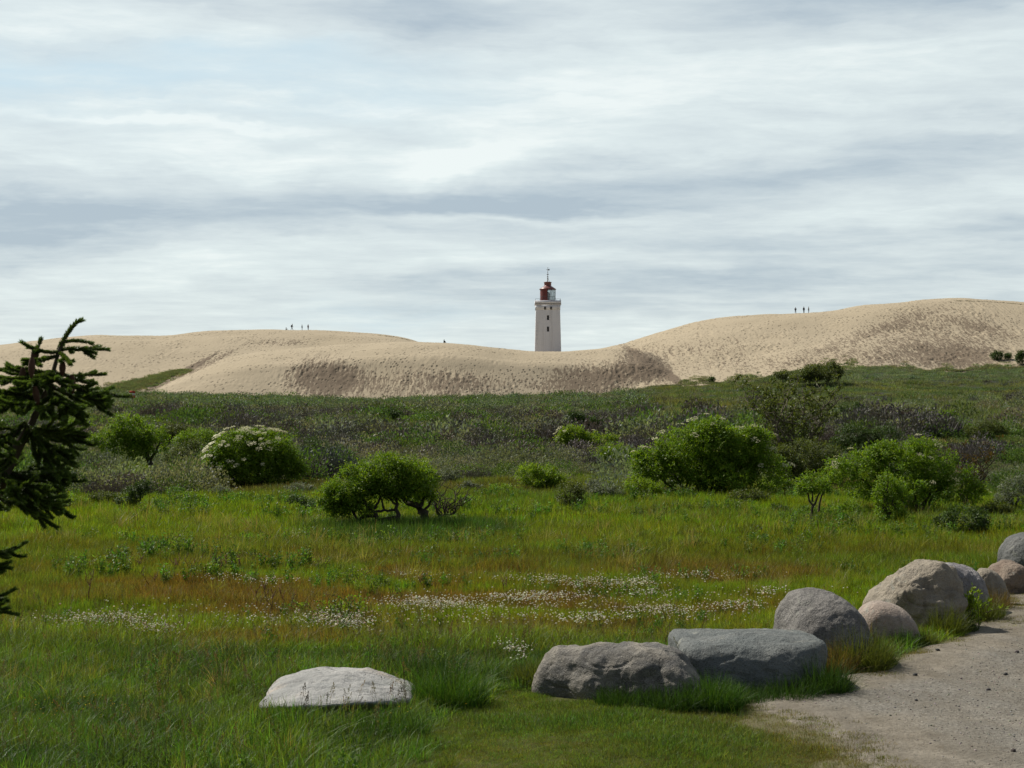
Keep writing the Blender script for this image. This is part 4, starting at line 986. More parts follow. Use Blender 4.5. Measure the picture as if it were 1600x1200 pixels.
def leafy(nv, k0, n, L, Wd, flat): return [src('s', *(lambda t: (t[0], t[1], M['leaf_tint'], t[2]))(shrubclump(n, L, Wd, k0 + i, flat))) for i in range(nv)]
def twiggy(nv, k0, n, wd): return [src('s', *(lambda t: (t[0], t[1], M['twig_tint'], t[2]))(twigclump(n, k0 + i, wd))) for i in range(nv)]
CLEAR = [(905, 706, 48), (950, 706, 26), (762, 700, 28), (400, 764, 88), (225, 735, 62), (910, 676, 38), (850, 768, 50), (1365, 730, 60), (1240, 705, 80)]
def heath(nm, N, D0, D1, r0, r1, nl, L, tw, gb, gs, lab):
    x, y = fan(N, D0, D1, -260, 1860); px = PXof(x, y); row = rowof(x, y, G(x, y))
    if D0 < 60: # ragged lower edge of the scrub
        edge = np.interp(px, [-200, 100, 300, 480, 560, 700, 800, 930, 1200, 1300, 1400, 1560, 1800], [772, 768, 772, 752, 742, 752, 758, 762, 742, 712, 706, 770, 770])
        ef = fbm(x / 3.2, y / 5, 0, 3, 101); keep = (row < edge + 17 * ef) | ((row < edge + 26 + 20 * ef) & (rng.uniform(0, 1, len(x)) < .05)); x, y = x[keep], y[keep]
    px = PXof(x, y); row = rowof(x, y, G(x, y)); clr = np.zeros(len(x), bool)
    for (cx, cb, cw) in CLEAR: clr |= (np.abs(px - cx) < cw) & (row > cb - 3) & (row < cb + 17)
    x, y = x[~clr], y[~clr]
    col, kind, z, px, row = heath_mix(x, y)
    sc = rng.uniform(r0, r1, len(x)) * (1 + .55 * vn(x / 5, y / 6, 0, 105)) * (1 - .35 * sstep(660, 600, row) * (px > 1000))
    gapn = fbm(x / 9, y / 8, 0, 2, 108); P = np.stack([x, y, z - .05], 1)
    for kk, ss, suffix, cat in ((0, leafy(6, D0 * 3, nl, L, L * .5, .72), 'buckthorn_scrub', 'scrub'), (1, twiggy(4, D0 * 5, int(nl * .6), tw), 'twiggy_heath', 'heath'), (2, tufts(5, D0 * 7, n=gb[0], rad=1.0, h=gb[1], wd=gb[2], lean=.6, segs=2, hvar=.4, droop=.2), 'marram_grass', 'grass')):
        s_ = (kind == kk) & ((gapn > -.75) | (kk == 2)) & (sc > 0)
        nn = int(s_.sum()); sq = (rng.uniform(.75, 1.3, nn) if D0 < 100 else rng.uniform(.65, 1.15, nn)) if kk < 2 else rng.uniform(.7, 1.2, nn)
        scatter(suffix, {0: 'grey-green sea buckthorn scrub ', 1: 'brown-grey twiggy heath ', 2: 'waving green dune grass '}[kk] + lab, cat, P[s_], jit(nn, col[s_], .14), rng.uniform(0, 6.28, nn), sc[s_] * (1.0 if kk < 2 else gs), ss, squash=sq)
heath('a', 3400, 48, 96, .5, 1.3, 1300, .075, .03, (150, .38, .035), .8, 'nearest behind the bright meadow')
heath('b', 7800, 95, 182, .75, 1.9, 560, .11, .045, (110, .42, .055), 1.0, 'in the middle of the valley')
heath('c', 24000, 180, 352, .9, 1.9, 170, .14, .06, (80, .45, .08), 1.0, 'along the foot of the dunes')
# grass tongue climbing between two dunes and thin grass on the dunes
def on_dune(px, row, D0=345, D1=470):
    Ds = np.linspace(D0, D1, 260); out = []
    for p, r_ in zip(px, row):
        xs = onpx(p, Ds); zz = dune_base(xs, Ds); rr = rowof(xs, Ds, zz); h_ = np.where(rr <= r_)[0]
        if len(h_): out.append((xs[h_[0]], Ds[h_[0]], zz[h_[0]]))
    return np.array(out)
t = rng.uniform(0, 1, 1500) ** .8; px = 168 + 120 * t + rng.normal(0, 6 + 10 * (1 - t)); row = 613 - 34 * t ** 1.1 + rng.normal(0, 3.2 * (1.15 - t))
px2 = rng.uniform(985, 1640, 900); row2 = np.interp(px2, FOOT[0], FOOT[1]) - 2 - np.abs(rng.normal(0, 5, 900)) * np.clip(vn(px2 / 25, 0 * px2, 0, 131) + .6, 0, 1.5)
px3 = rng.uniform(-50, 980, 260); row3 = np.interp(px3, FOOT[0], FOOT[1]) - np.abs(rng.normal(0, 2.5, 260))
Pd = on_dune(np.concatenate([px, px2, px3]), np.concatenate([row, row2, row3])); n = len(Pd)
scatter('dune_grass', 'grey-green grass creeping up the lower slopes of the dunes', 'grass', Pd, jit(n, (.175, .20, .125), .2), rng.uniform(0, 6.28, n), rng.uniform(.6, 1.2, n), tufts(4, 900, n=60, rad=.9, h=.5, wd=.07, lean=.5, segs=2))
px = np.concatenate([rng.uniform(1495, 1640, 260), rng.uniform(590, 640, 60), rng.uniform(150, 300, 60), rng.uniform(1270, 1330, 12)]); row = np.concatenate([np.interp(px[:260], *LAY[2][0]) + 1, np.interp(px[260:320], *LAY[0][0]) + 1.5, np.interp(px[320:380], *LAY[0][0]) + 1.5, np.interp(px[380:], *LAY[2][0]) + 1.5])
Pd = on_dune(px, row, 395, 475); n = len(Pd)
scatter('crest_grass', 'thin dark fringe of grass along the dune crests', 'grass', Pd, jit(n, (.10, .09, .055), .2), rng.uniform(0, 6.28, n), rng.uniform(.15, .4, n), tufts(3, 930, n=26, rad=.9, h=.6, wd=.05, lean=.4, segs=2))

# ---------------------------------------------------------------- single shrubs and small trees
M['elder'] = leaf_mat('elder leaves', (.155, .245, .018), trans=.45, var=.42, hue=.022)
M['elder_y'] = leaf_mat('yellow green leaves', (.185, .275, .020), trans=.45, var=.4, hue=.02)
M['darkleaf'] = leaf_mat('dark leaves', (.060, .100, .022), trans=.3, var=.4)
M['olive'] = leaf_mat('olive leaves', (.100, .125, .030), trans=.35, var=.4)
M['greyleaf'] = leaf_mat('grey green leaves', (.165, .19, .13), trans=.3, var=.35)
M['bronze'] = leaf_mat('bronze young leaves', (.10, .065, .022), trans=.3, var=.4)
M['cream'] = leaf_mat('cream blossom', (.52, .50, .30), trans=.3, var=.15, hue=.01)
def crown(lobes, L, dens, r_, droop=.25, flat=1.0, inner=.35):
    """leaves in lumpy lobes; lobes = (x,y,z,rx,ry,rz) local metres"""
    VV, FF, LV, TOP = [], [], [], []; nb = 0
    L = L * .80; dens = dens * 1.35; sub_ = []
    for (cx, cy, cz, rx, ry, rz) in lobes:
        sub_.append((cx, cy, cz, rx * .84, ry * .84, rz * .84))
        for j in range(9):
            d = rdir(1, r_)[0]; d[2] = abs(d[2]) * 1.1 - .25; q = r_.uniform(.22, .40)
            sub_.append((cx + d[0] * rx * .80, cy + d[1] * ry * .80, cz + d[2] * rz * .80, rx * q, ry * q, rz * q))
    for (cx, cy, cz, rx, ry, rz) in sub_:
        area = 4 * math.pi * ((rx * ry) ** 1.6 / 3 + (rx * rz) ** 1.6 / 3 + (ry * rz) ** 1.6 / 3) ** (1 / 1.6)
        nt = max(6, int(area * dens)); d = rdir(nt, r_)
        lump = 1 + .20 * fbm(d[:, 0] * 2.4 + cx * 3, d[:, 1] * 2.4 + cy, d[:, 2] * 2.4, 3, 7)
        rad = np.where(r_.uniform(0, 1, nt) < inner, r_.uniform(.35, .85, nt), r_.uniform(.84, 1.04, nt)) * lump
        C = np.array([cx, cy, cz]) + d * rad[:, None] * np.array([rx, ry, rz])
        ts = r_.uniform(.7, 1.35, nt); m_ = 13
        ci = np.repeat(np.arange(nt), m_); dd = d[ci]
        off = rdir(nt * m_, r_); off = off + dd * .5
        P = C[ci] + off * (L * 1.25 * ts[ci])[:, None] * r_.uniform(.2, 1, (nt * m_, 1))
        Dv = dd * .7 + rdir(nt * m_, r_) * .8 + np.array([0, 0, -droop + .25])
        Nv = dd * .6 + np.array([0, 0, .8]) + rdir(nt * m_, r_) * .5
        V, Fc = leaf_quads(P, Dv, Nv, L * ts[ci] * r_.uniform(.6, 1.2, nt * m_), L * .42 * ts[ci])
        VV.append(V); FF.append(Fc + nb); nb += len(V); LV.append(np.repeat(np.clip(.5 + .22 * r_.normal(size=nt), 0, 1)[ci] * .6 + .4 * r_.uniform(0, 1, nt * m_), 4))
        s_ = d[:, 2] > .1; TOP.append(np.concatenate([C[s_], d[s_]], 1))
    return np.concatenate(VV), np.concatenate(FF), np.concatenate(LV), np.concatenate(TOP)
def limb(p0, p1, n=7, wob=.06, r_=random):
    p0, p1 = np.array(p0, float), np.array(p1, float); Ln = np.linalg.norm(p1 - p0); o = []
    for i in range(n + 1):
        t = i / n; o.append(p0 * (1 - t) + p1 * t + (np.array([r_.gauss(0, 1), r_.gauss(0, 1), r_.gauss(0, .7)]) * wob * Ln * math.sin(math.pi * t) if 0 < i < n else 0) + np.array([0, 0, .10 * Ln * math.sin(math.pi * t)]))
    return o
def shrub(name, label, cat, px, base, lobes, leaf='elder', L=.10, dens=26, limbs=(), stems=5, seed=1, flowers=0, fz=None, bark='bark', group=None, depth=.85, twigs=0, inner=.35, droop=.25):
    """lobes (px,row,rx,ry) measured on the photo, turned into metres at the shrub's own distance"""
    r_ = np.random.default_rng(seed); rr = random.Random(seed)
    X, D, Z = at(px, base); s = FPX / D; root = empty(name, (X, D, Z)); tag(root, label, cat, group)
    LB = []
    for i, lb in enumerate(lobes):
        lx, lr, rx, ry = lb[:4]; yo = lb[4] if len(lb) > 4 else rr.uniform(-.25, .25) * rx / s
        LB.append(((lx - px) / s, yo, (base - lr) / s, rx / s, max(rx, ry) / s * depth, ry / s))
    V, Fc, lv, top = crown(LB, L, dens, r_, droop, inner=inner)
    ev = np.min([((top[:, 0] - b[0]) / b[3]) ** 2 + ((top[:, 1] - b[1]) / b[4]) ** 2 + ((top[:, 2] - b[2]) / b[5]) ** 2 for b in LB], axis=0); top = top[(ev > .9) & (top[:, 5] > .25)]
    keepf = V[Fc].mean(1)[:, 2] > -.05; Fc = Fc[keepf]
    mesh_np('crown', V, Fc, M[leaf], root, attrs={'lv': ('FLOAT', lv)})
    mb = MB()
    if limbs:
        for (pts, r0, r1) in limbs:
            P = [((a - px) / s, (c if True else 0), (base - b) / s) for (a, b, c) in pts]
            Q = []
            for i in range(len(P) - 1):
                for t in (0, .33, .66): Q.append([P[i][k] * (1 - t) + P[i + 1][k] * t + rr.gauss(0, r0 * .35) for k in range(3)])
            Q.append(P[-1]); mb.tube(Q, np.linspace(r0, r1, len(Q)), 7)
    else:
        for i in range(stems):
            lb = LB[rr.randrange(len(LB))]; e = (lb[0] + rr.uniform(-.5, .5) * lb[3], lb[1] + rr.uniform(-.4, .4) * lb[4], lb[2] + rr.uniform(-.1, .5) * lb[5])
            P = limb((0, 0, -.05) if stems < 4 else (rr.uniform(-.12, .12) + e[0] * .25, rr.uniform(-.1, .1), -.05), e, 6, .07, rr); mb.tube(P, np.linspace(.045, .012, len(P)), 6)
    for i in range(twigs):
        lb = LB[rr.randrange(len(LB))]; c = np.array(lb[:3]); d = rdir(1, r_)[0]; d[2] = abs(d[2]) * .8
        e = c + d * np.array(lb[3:6]) * rr.uniform(.9, 1.25); P = limb(c * .7, e, 5, .08, rr); mb.tube(P, np.linspace(.02, .005, len(P)), 4)
    mb.build('trunk', M[bark], root, smooth=True)
    if flowers:
        T = []
        for b in LB:
            d = rdir(60, r_); d[:, 2] = np.abs(d[:, 2]); T.append(np.concatenate([np.array(b[:3]) + d * np.array(b[3:6]) * 1.02, d], 1))
        T = np.concatenate(T); ev = np.array([((T[:, 0] - b[0]) / b[3]) ** 2 + ((T[:, 1] - b[1]) / b[4]) ** 2 + ((T[:, 2] - b[2]) / b[5]) ** 2 for b in LB]).min(0); T = T[(ev > .93) & (T[:, 5] > .12)]
        if fz: T = T[(T[:, 0] * s + px > fz[0]) & (T[:, 0] * s + px < fz[1]) & (base - T[:, 2] * s > fz[2]) & (base - T[:, 2] * s < fz[3])]
        T = T[T[:, 4] < .5]
        if len(T):
            T = T[r_.permutation(len(T))[:flowers]]
            m_ = 26; ci = np.repeat(np.arange(len(T)), m_); rad = r_.uniform(.08, .15, len(T))[ci] * (L / .1) ** .5
            a = r_.uniform(0, 6.28, len(ci)); q = np.sqrt(r_.uniform(0, 1, len(ci))) * rad
            nrm = T[:, 3:6] * .5 + np.array([0, -.25, .8]); nrm /= np.linalg.norm(nrm, axis=1, keepdims=True)
            A = np.cross(nrm, [1, 0, 0]); A /= np.linalg.norm(A, axis=1, keepdims=True); B = np.cross(nrm, A)
            P = T[ci, :3] + T[ci, 3:6] * L * 1.1 + A[ci] * (q * np.cos(a))[:, None] + B[ci] * (q * np.sin(a))[:, None] + nrm[ci] * (-.25 * q)[:, None]
            V, Fc = leaf_quads(P, A[ci] + rdir(len(ci), r_) * .4, nrm[ci], .045 * (L / .1), .035 * (L / .1)); mesh_np('blossom', V, Fc, M['cream'], root, attrs={'lv': ('FLOAT', np.repeat(r_.uniform(0, 1, len(ci)), 4))})
    return root
# twisted elder in the middle of the meadow
shrub('elder_tree', 'low twisted elder tree with open crooked limbs in the middle of the meadow', 'tree', 620, 834,
      [(596, 742, 48, 34), (555, 757, 40, 34), (532, 780, 28, 28), (645, 752, 34, 32), (628, 738, 30, 26), (515, 768, 18, 16), (555, 780, 20, 14), (610, 758, 45, 18, .1), (528, 795, 16, 13), (540, 790, 24, 16), (512, 785, 16, 14), (590, 762, 50, 16), (562, 795, 24, 14), (618, 772, 30, 12, .2)],
      'elder', .085, 42, seed=5, limbs=[([(627, 836, 0), (621, 812, 0), (612, 808, 0), (592, 812, -.1), (585, 800, -.1), (574, 790, -.1), (560, 770, 0)], .07, .03), ([(621, 812, 0), (617, 795, .1), (622, 775, .1), (630, 755, .1)], .06, .02),
      ([(588, 806, -.1), (570, 806, 0), (556, 816, -.1), (553, 820, -.1)], .045, .03), ([(584, 800, 0), (600, 797, .1), (617, 797, .1)], .035, .03), ([(584, 795, 0), (592, 785, 0), (600, 765, 0)], .04, .02), ([(600, 797, .1), (596, 780, 0), (590, 765, 0)], .03, .015),
      ([(617, 790, .1), (608, 778, .1), (600, 765, .1)], .03, .015), ([(560, 812, 0), (550, 800, 0), (540, 785, 0)], .03, .015)], twigs=6)
shrub('elder_tree', 'leaning elder with one thick slanting trunk just right of the twisted tree', 'tree', 668, 830,
      [(660, 738, 18, 22), (672, 752, 14, 18), (655, 765, 16, 20), (645, 775, 14, 14, .1), (672, 775, 10, 12)], 'elder_y', .08, 40, seed=15,
      limbs=[([(672, 836, 0), (665, 808, 0), (655, 792, 0), (640, 780, 0), (622, 772, .1)], .13, .05), ([(656, 792, 0), (662, 775, 0), (662, 755, 0)], .06, .02), ([(662, 800, 0), (672, 785, 0), (676, 770, 0)], .04, .015)], twigs=5)
def bare_shrub(name, label, px, base, w_, h_, n, seed, bark='bark', leaf=None, nleaf=0, lean=0.0, L=.06, th=.03):
    rr = random.Random(seed); r_ = np.random.default_rng(seed); X, D, Z = at(px, base); s = FPX / D; root = empty(name, (X, D, Z)); tag(root, label, 'shrub'); mb = MB(); tips = []
    for i in range(n):
        e = np.array([(rr.uniform(-.5, .5) * w_ + lean * w_) / s, rr.uniform(-.4, .4) * w_ / s, h_ / s * rr.uniform(.55, 1.0)]); P = np.array(limb((rr.uniform(-.06, .06), 0, -.05), e, 7, .07, rr)); mb.tube(P, np.linspace(th, th * .28, len(P)), 5)
        for j in range(5):
            k_ = rr.randrange(2, 7); b = P[k_]; e2 = b + np.array([rr.gauss(0, .22) * w_ / s, rr.gauss(0, .2) * w_ / s, rr.uniform(.05, .4) * h_ / s]); Q = np.array(limb(b, e2, 4, .08, rr)); mb.tube(Q, np.linspace(th * .4, th * .12, len(Q)), 4); tips += [Q[2], Q[3], Q[4]]
            for m_ in range(2):
                c_ = Q[rr.randrange(1, 5)]; e3 = c_ + np.array([rr.gauss(0, .09) * w_ / s, rr.gauss(0, .09) * w_ / s, rr.uniform(-.02, .16) * h_ / s]); mb.tube([c_, (c_ + e3) / 2 + .01, e3], [th * .16, th * .12, th * .07], 3); tips.append(e3)
    mb.build('branches', M[bark], root, smooth=True)
    if leaf:
        T = np.array(tips)[r_.integers(0, len(tips), nleaf)]; nL = nleaf * 9; ci = np.repeat(np.arange(nleaf), 9)
        V, Fc = leaf_quads(T[ci] + rdir(nL, r_) * L * .8, rdir(nL, r_) + [0, 0, .3], rdir(nL, r_), L * r_.uniform(.6, 1.3, nL), L * .5); mesh_np('leaves', V, Fc, M[leaf], root, attrs={'lv': ('FLOAT', np.repeat(r_.uniform(0, 1, nL), 4))})
bare_shrub('dead_shrub', 'bare twiggy dead bush immediately right of the leaning elder', 690, 824, 62, 66, 11, 31, 'bark', lean=.25)
shrub('flowering_elder', 'broad dome-shaped elder covered with cream blossom on its left side', 'shrub', 400, 764,
      [(375, 705, 42, 34), (420, 710, 42, 36), (350, 722, 30, 30), (445, 730, 30, 28), (395, 735, 60, 26), (400, 690, 35, 20), (335, 735, 16, 18), (468, 738, 14, 16)], 'elder', .12, 26, seed=41, flowers=105, fz=(300, 445, 660, 745), stems=9)
shrub('green_bush', 'rounded green bush with a short dark trunk above the grey scrub at left', 'shrub', 225, 735, [(205, 675, 36, 28), (185, 690, 28, 20), (240, 690, 30, 24), (215, 705, 30, 20), (160, 688, 22, 18)], 'elder', .14, 17, seed=47, stems=4, limbs=[([(240, 740, 0), (234, 720, 0), (222, 700, 0), (205, 680, 0)], .14, .05), ([(234, 720, 0), (245, 705, 0), (250, 690, 0)], .08, .03), ([(225, 705, 0), (195, 695, 0)], .06, .02)])
shrub('olive_bush', 'low olive and rust tinted bush trailing right of the rounded green bush', 'shrub', 270, 708, [(262, 677, 30, 15), (290, 685, 24, 15), (250, 690, 30, 14)], 'olive', .14, 17, seed=53)
shrub('green_bush', 'bright green bush peeping out behind the spruce tip', 'shrub', 132, 690, [(125, 668, 20, 13), (140, 676, 18, 12)], 'elder', .14, 17, seed=57)
shrub('dark_bush', 'dark bush with reddish tops beside the spruce branches', 'shrub', 72, 792, [(75, 745, 30, 34), (50, 760, 28, 26), (90, 765, 20, 26), (60, 775, 40, 18)], 'darkleaf', .09, 26, seed=61)
shrub('green_bush', 'small leafy green bush low in the grass at the left', 'shrub', 115, 800, [(112, 785, 20, 13), (128, 790, 14, 10), (95, 790, 14, 8)], 'elder_y', .07, 34, seed=63)
shrub('dark_bush', 'upright dark bush with a leafless stem above it, left of the blossom dome', 'shrub', 208, 802, [(200, 782, 15, 16), (212, 772, 15, 16), (222, 762, 13, 10)], 'darkleaf', .08, 30, seed=67, twigs=8)
shrub('green_bush', 'tiny dark green bush right of the upright dark bush', 'shrub', 252, 798, [(250, 787, 13, 8), (258, 790, 10, 7)], 'elder', .07, 34, seed=71)
shrub('green_bush', 'dark low bush at the left foot of the twisted tree', 'shrub', 492, 806, [(485, 792, 16, 12), (505, 795, 14, 11), (462, 782, 14, 9)], 'darkleaf', .07, 34, seed=73)
shrub('round_bush', 'small round dark bush standing in the bright meadow', 'shrub', 890, 798, [(890, 774, 24, 22), (888, 786, 22, 10)], 'olive', .07, 60, seed=79, stems=3, inner=.5)
shrub('green_bush', 'spreading bright green bush behind the small round one', 'shrub', 850, 770, [(828, 740, 20, 15), (850, 745, 22, 16), (872, 750, 18, 12), (845, 755, 30, 12)], 'elder_y', .11, 24, seed=83)
shrub('elder_tree', 'small elder with visible stems in the middle of the valley', 'tree', 905, 706, [(895, 680, 22, 15), (920, 686, 16, 12), (880, 686, 12, 10)], 'elder_y', .17, 14, seed=87, flowers=8, stems=7)
shrub('green_bush', 'small bright bush to the right of the valley elder', 'shrub', 950, 706, [(952, 689, 14, 10), (938, 694, 10, 8)], 'elder_y', .16, 14, seed=89, stems=3)
shrub('dark_bush', 'dark green bush behind the valley elder', 'shrub', 908, 676, [(898, 656, 18, 12), (922, 662, 18, 10), (935, 664, 10, 8)], 'darkleaf', .2, 10, seed=91)
shrub('green_bush', 'small bush alone in the purple heath left of the valley elder', 'shrub', 762, 700, [(764, 685, 17, 11), (752, 690, 10, 8)], 'elder_y', .17, 14, seed=93)
shrub('elder_thicket', 'large mounded elder thicket with white blossom in the right middle', 'shrub', 1090, 776,
      [(1070, 705, 55, 42), (1120, 700, 60, 42), (1030, 735, 42, 36), (1090, 735, 70, 34), (1160, 715, 48, 42), (1010, 725, 26, 22), (1195, 735, 40, 32), (1130, 745, 60, 24), (1105, 672, 35, 20), (1180, 690, 30, 22)], 'elder', .12, 22, seed=97, flowers=24, stems=12)
shrub('green_bush', 'low bright bush at the left foot of the large thicket', 'shrub', 1010, 780, [(1000, 760, 22, 15), (1020, 764, 18, 12)], 'elder_y', .09, 26, seed=101)
bare_shrub('sparse_tree', 'half bare tree with crooked grey branches rising behind the two large thickets', 1240, 752, 150, 150, 15, 103, 'bark_pale', 'olive', 520, L=.15, th=.06)
shrub('dark_bush', 'dark leafy bush in the gap between the two large thickets', 'shrub', 1265, 760, [(1260, 715, 50, 32), (1225, 725, 35, 28), (1300, 725, 34, 28), (1250, 745, 55, 18)], 'olive', .11, 17, seed=107, twigs=14)
shrub('dark_bush', 'glossy dark bush with reddish tips behind the right thicket', 'shrub', 1365, 730, [(1335, 680, 28, 17), (1385, 682, 30, 17), (1310, 695, 18, 12), (1360, 700, 50, 15)], 'darkleaf', .13, 15, seed=109, twigs=10)
shrub('elder_thicket', 'large bright green elder thicket at the right in front of the grassy slope', 'shrub', 1420, 806,
      [(1400, 730, 52, 40), (1450, 728, 50, 40), (1350, 735, 42, 34), (1310, 740, 30, 26), (1490, 755, 36, 34), (1415, 765, 80, 30), (1440, 700, 26, 16), (1380, 708, 28, 16), (1520, 770, 20, 20)], 'elder', .095, 27, seed=113, flowers=12, stems=10)
shrub('small_tree', 'slender little tree with a thin bare trunk and round top in the meadow', 'tree', 1270, 826, [(1268, 753, 22, 17), (1285, 765, 16, 14), (1258, 765, 14, 10)], 'elder', .075, 40, seed=127,
      limbs=[([(1270, 828, 0), (1268, 808, 0), (1268, 790, 0), (1262, 770, 0)], .045, .02), ([(1268, 795, 0), (1276, 780, 0), (1284, 765, 0)], .035, .015), ([(1268, 785, 0), (1270, 765, 0)], .025, .012), ([(1282, 800, .2), (1285, 780, .2), (1290, 765, .1)], .03, .015)])
shrub('green_bush', 'upright bushy shrub in front of the right thicket', 'shrub', 1390, 826, [(1388, 763, 24, 22), (1375, 775, 16, 16), (1405, 775, 16, 14), (1390, 800, 20, 18), (1412, 808, 14, 10)], 'elder', .075, 40, seed=131)
shrub('green_bush', 'wide low dark green bush at the right edge of the meadow', 'shrub', 1502, 838, [(1490, 815, 24, 18), (1520, 812, 22, 20), (1475, 822, 16, 12), (1530, 820, 14, 14)], 'darkleaf', .08, 36, seed=137)
shrub('green_bush', 'tiny dark bush left of the slender little tree', 'shrub', 1220, 808, [(1219, 797, 14, 10), (1227, 800, 9, 8)], 'darkleaf', .07, 36, seed=139)
bare_shrub('bare_shrub', 'bare reddish brown shrub poking out right of the big thicket', 1512, 792, 80, 92, 9, 141, 'bark', 'bronze', 60, L=.09, lean=.2)
bare_shrub('bare_shrub', 'thin bare brown twigs behind the top of the right thicket', 1482, 745, 50, 60, 7, 143, 'bark')
shrub('grey_bush', 'grey-green buckthorn bush at the right edge of the frame', 'shrub', 1590, 800, [(1585, 765, 28, 24), (1610, 768, 28, 26), (1570, 780, 22, 16)], 'greyleaf', .07, 32, seed=149)
shrub('green_bush', 'low green bush on the sandy bank under the right dune', 'shrub', 1285, 602, [(1285, 582, 30, 12), (1262, 588, 22, 10), (1305, 580, 16, 12)], 'olive', .35, 4, seed=151)
shrub('green_bush', 'small green bush left of the low one on the sandy bank', 'shrub', 1222, 598, [(1222, 586, 14, 7)], 'olive', .3, 5, seed=153)
def dune_bush(px, row, w_, h_, label, seed):
    P = on_dune([px], [row], 345, 470)[0]; s = FPX / P[1]; r_ = np.random.default_rng(seed); root = empty('dune_bush', tuple(P)); tag(root, label, 'shrub')
    V, Fc, lv, top = crown([(0, 0, h_ / s * .5, w_ / s / 2, w_ / s / 2, h_ / s * .55)], .32, 6, r_); mesh_np('crown', V, Fc, M['darkleaf'], root, attrs={'lv': ('FLOAT', lv)})
dune_bush(1558, 563, 18, 13, 'left of two small dark bushes side by side on the sand slope', 161); dune_bush(1575, 562, 12, 10, 'right and smaller of two dark bushes side by side on the sand slope', 163); dune_bush(1597, 570, 20, 20, 'dark bush on the sand slope cut by the right frame edge', 167)
dune_bush(1112, 598, 10, 8, 'tiny green bush on the bare sand at the foot of the right dune', 169)
# individual grey buckthorn bushes that stand out of the scrub
BK = [(345, 782, 26, 20), (60, 700, 30, 18), (130, 735, 34, 24), (175, 740, 22, 18), (255, 745, 34, 22), (550, 720, 24, 18), (745, 740, 36, 26), (790, 748, 30, 20), (930, 775, 30, 24), (700, 758, 34, 26), (735, 770, 24, 18), (820, 722, 40, 22), (600, 705, 30, 14), (690, 720, 30, 18),
      (975, 700, 30, 14), (300, 762, 28, 22), (150, 765, 26, 18), (1545, 760, 26, 22), (500, 745, 26, 16), (660, 698, 26, 12)]
BL = ['below the blossom dome at its left', 'behind the spruce branches', 'between the spruce and the rounded green bush', 'left below the rounded green bush', 'right below the rounded green bush', 'behind the top left of the twisted tree', 'right of the leaning elder crown', 'largest gap filler left of the spreading bright bush', 'right of the small round dark bush',
      'just right of the leaning elder', 'behind the dead bush', 'in front of the lone small heath bush', 'behind the twisted tree top', 'left of the lone small heath bush', 'right of the small valley bush', 'at the left foot of the blossom dome', 'in the grass edge left of the upright dark bush', 'between the big right thicket and the frame edge', 'left of the twisted tree crown', 'behind the leaning elder crown']
for i, (px, base, w_, h_) in enumerate(BK):
    shrub('buckthorn_bush', 'rounded grey-green buckthorn bush ' + BL[i], 'shrub', px, base, [(px, base - h_ * .5, w_ * .5, h_ * .55), (px + w_ * .3, base - h_ * .4, w_ * .35, h_ * .45), (px - w_ * .3, base - h_ * .4, w_ * .35, h_ * .42)], 'greyleaf', .085, 24, seed=200 + i, stems=3, group='grey buckthorn bushes in the scrub')

# leafy low bushes that break the front edge of the scrub
for i, (px, base, w_, h_, lf, lab) in enumerate([(30, 800, 70, 44, 'darkleaf', 'dark tangled bush half hidden under the spruce branches'), (160, 792, 44, 26, 'olive', 'low olive bush left of the upright dark bush'), (295, 790, 40, 20, 'elder', 'low green bush at the heath edge left of the blossom dome'),
        (470, 776, 44, 22, 'greyleaf', 'low grey bush between blossom dome and twisted tree'), (785, 776, 44, 20, 'elder', 'low green bush left of the spreading bright bush'), (945, 782, 50, 28, 'greyleaf', 'rounded grey bush right of the small round dark one'), (1170, 790, 56, 26, 'olive', 'low olive bush at the right foot of the large left thicket'),
        (1215, 775, 50, 34, 'elder', 'green bush filling the gap left of the slender little tree'), (1330, 812, 50, 30, 'elder', 'leafy bush between the slender tree and the upright shrub'), (1560, 812, 50, 30, 'olive', 'olive bush at the right edge behind the wide dark one'), (730, 790, 30, 14, 'elder', 'tiny green bush right of the dead twiggy one')]):
    shrub('low_bush', lab, 'shrub', px, base, [(px, base - h_ * .5, w_ * .42, h_ * .5), (px + w_ * .32, base - h_ * .35, w_ * .25, h_ * .4), (px - w_ * .3, base - h_ * .4, w_ * .27, h_ * .42)], lf, .08, 30, seed=700 + i, stems=3)

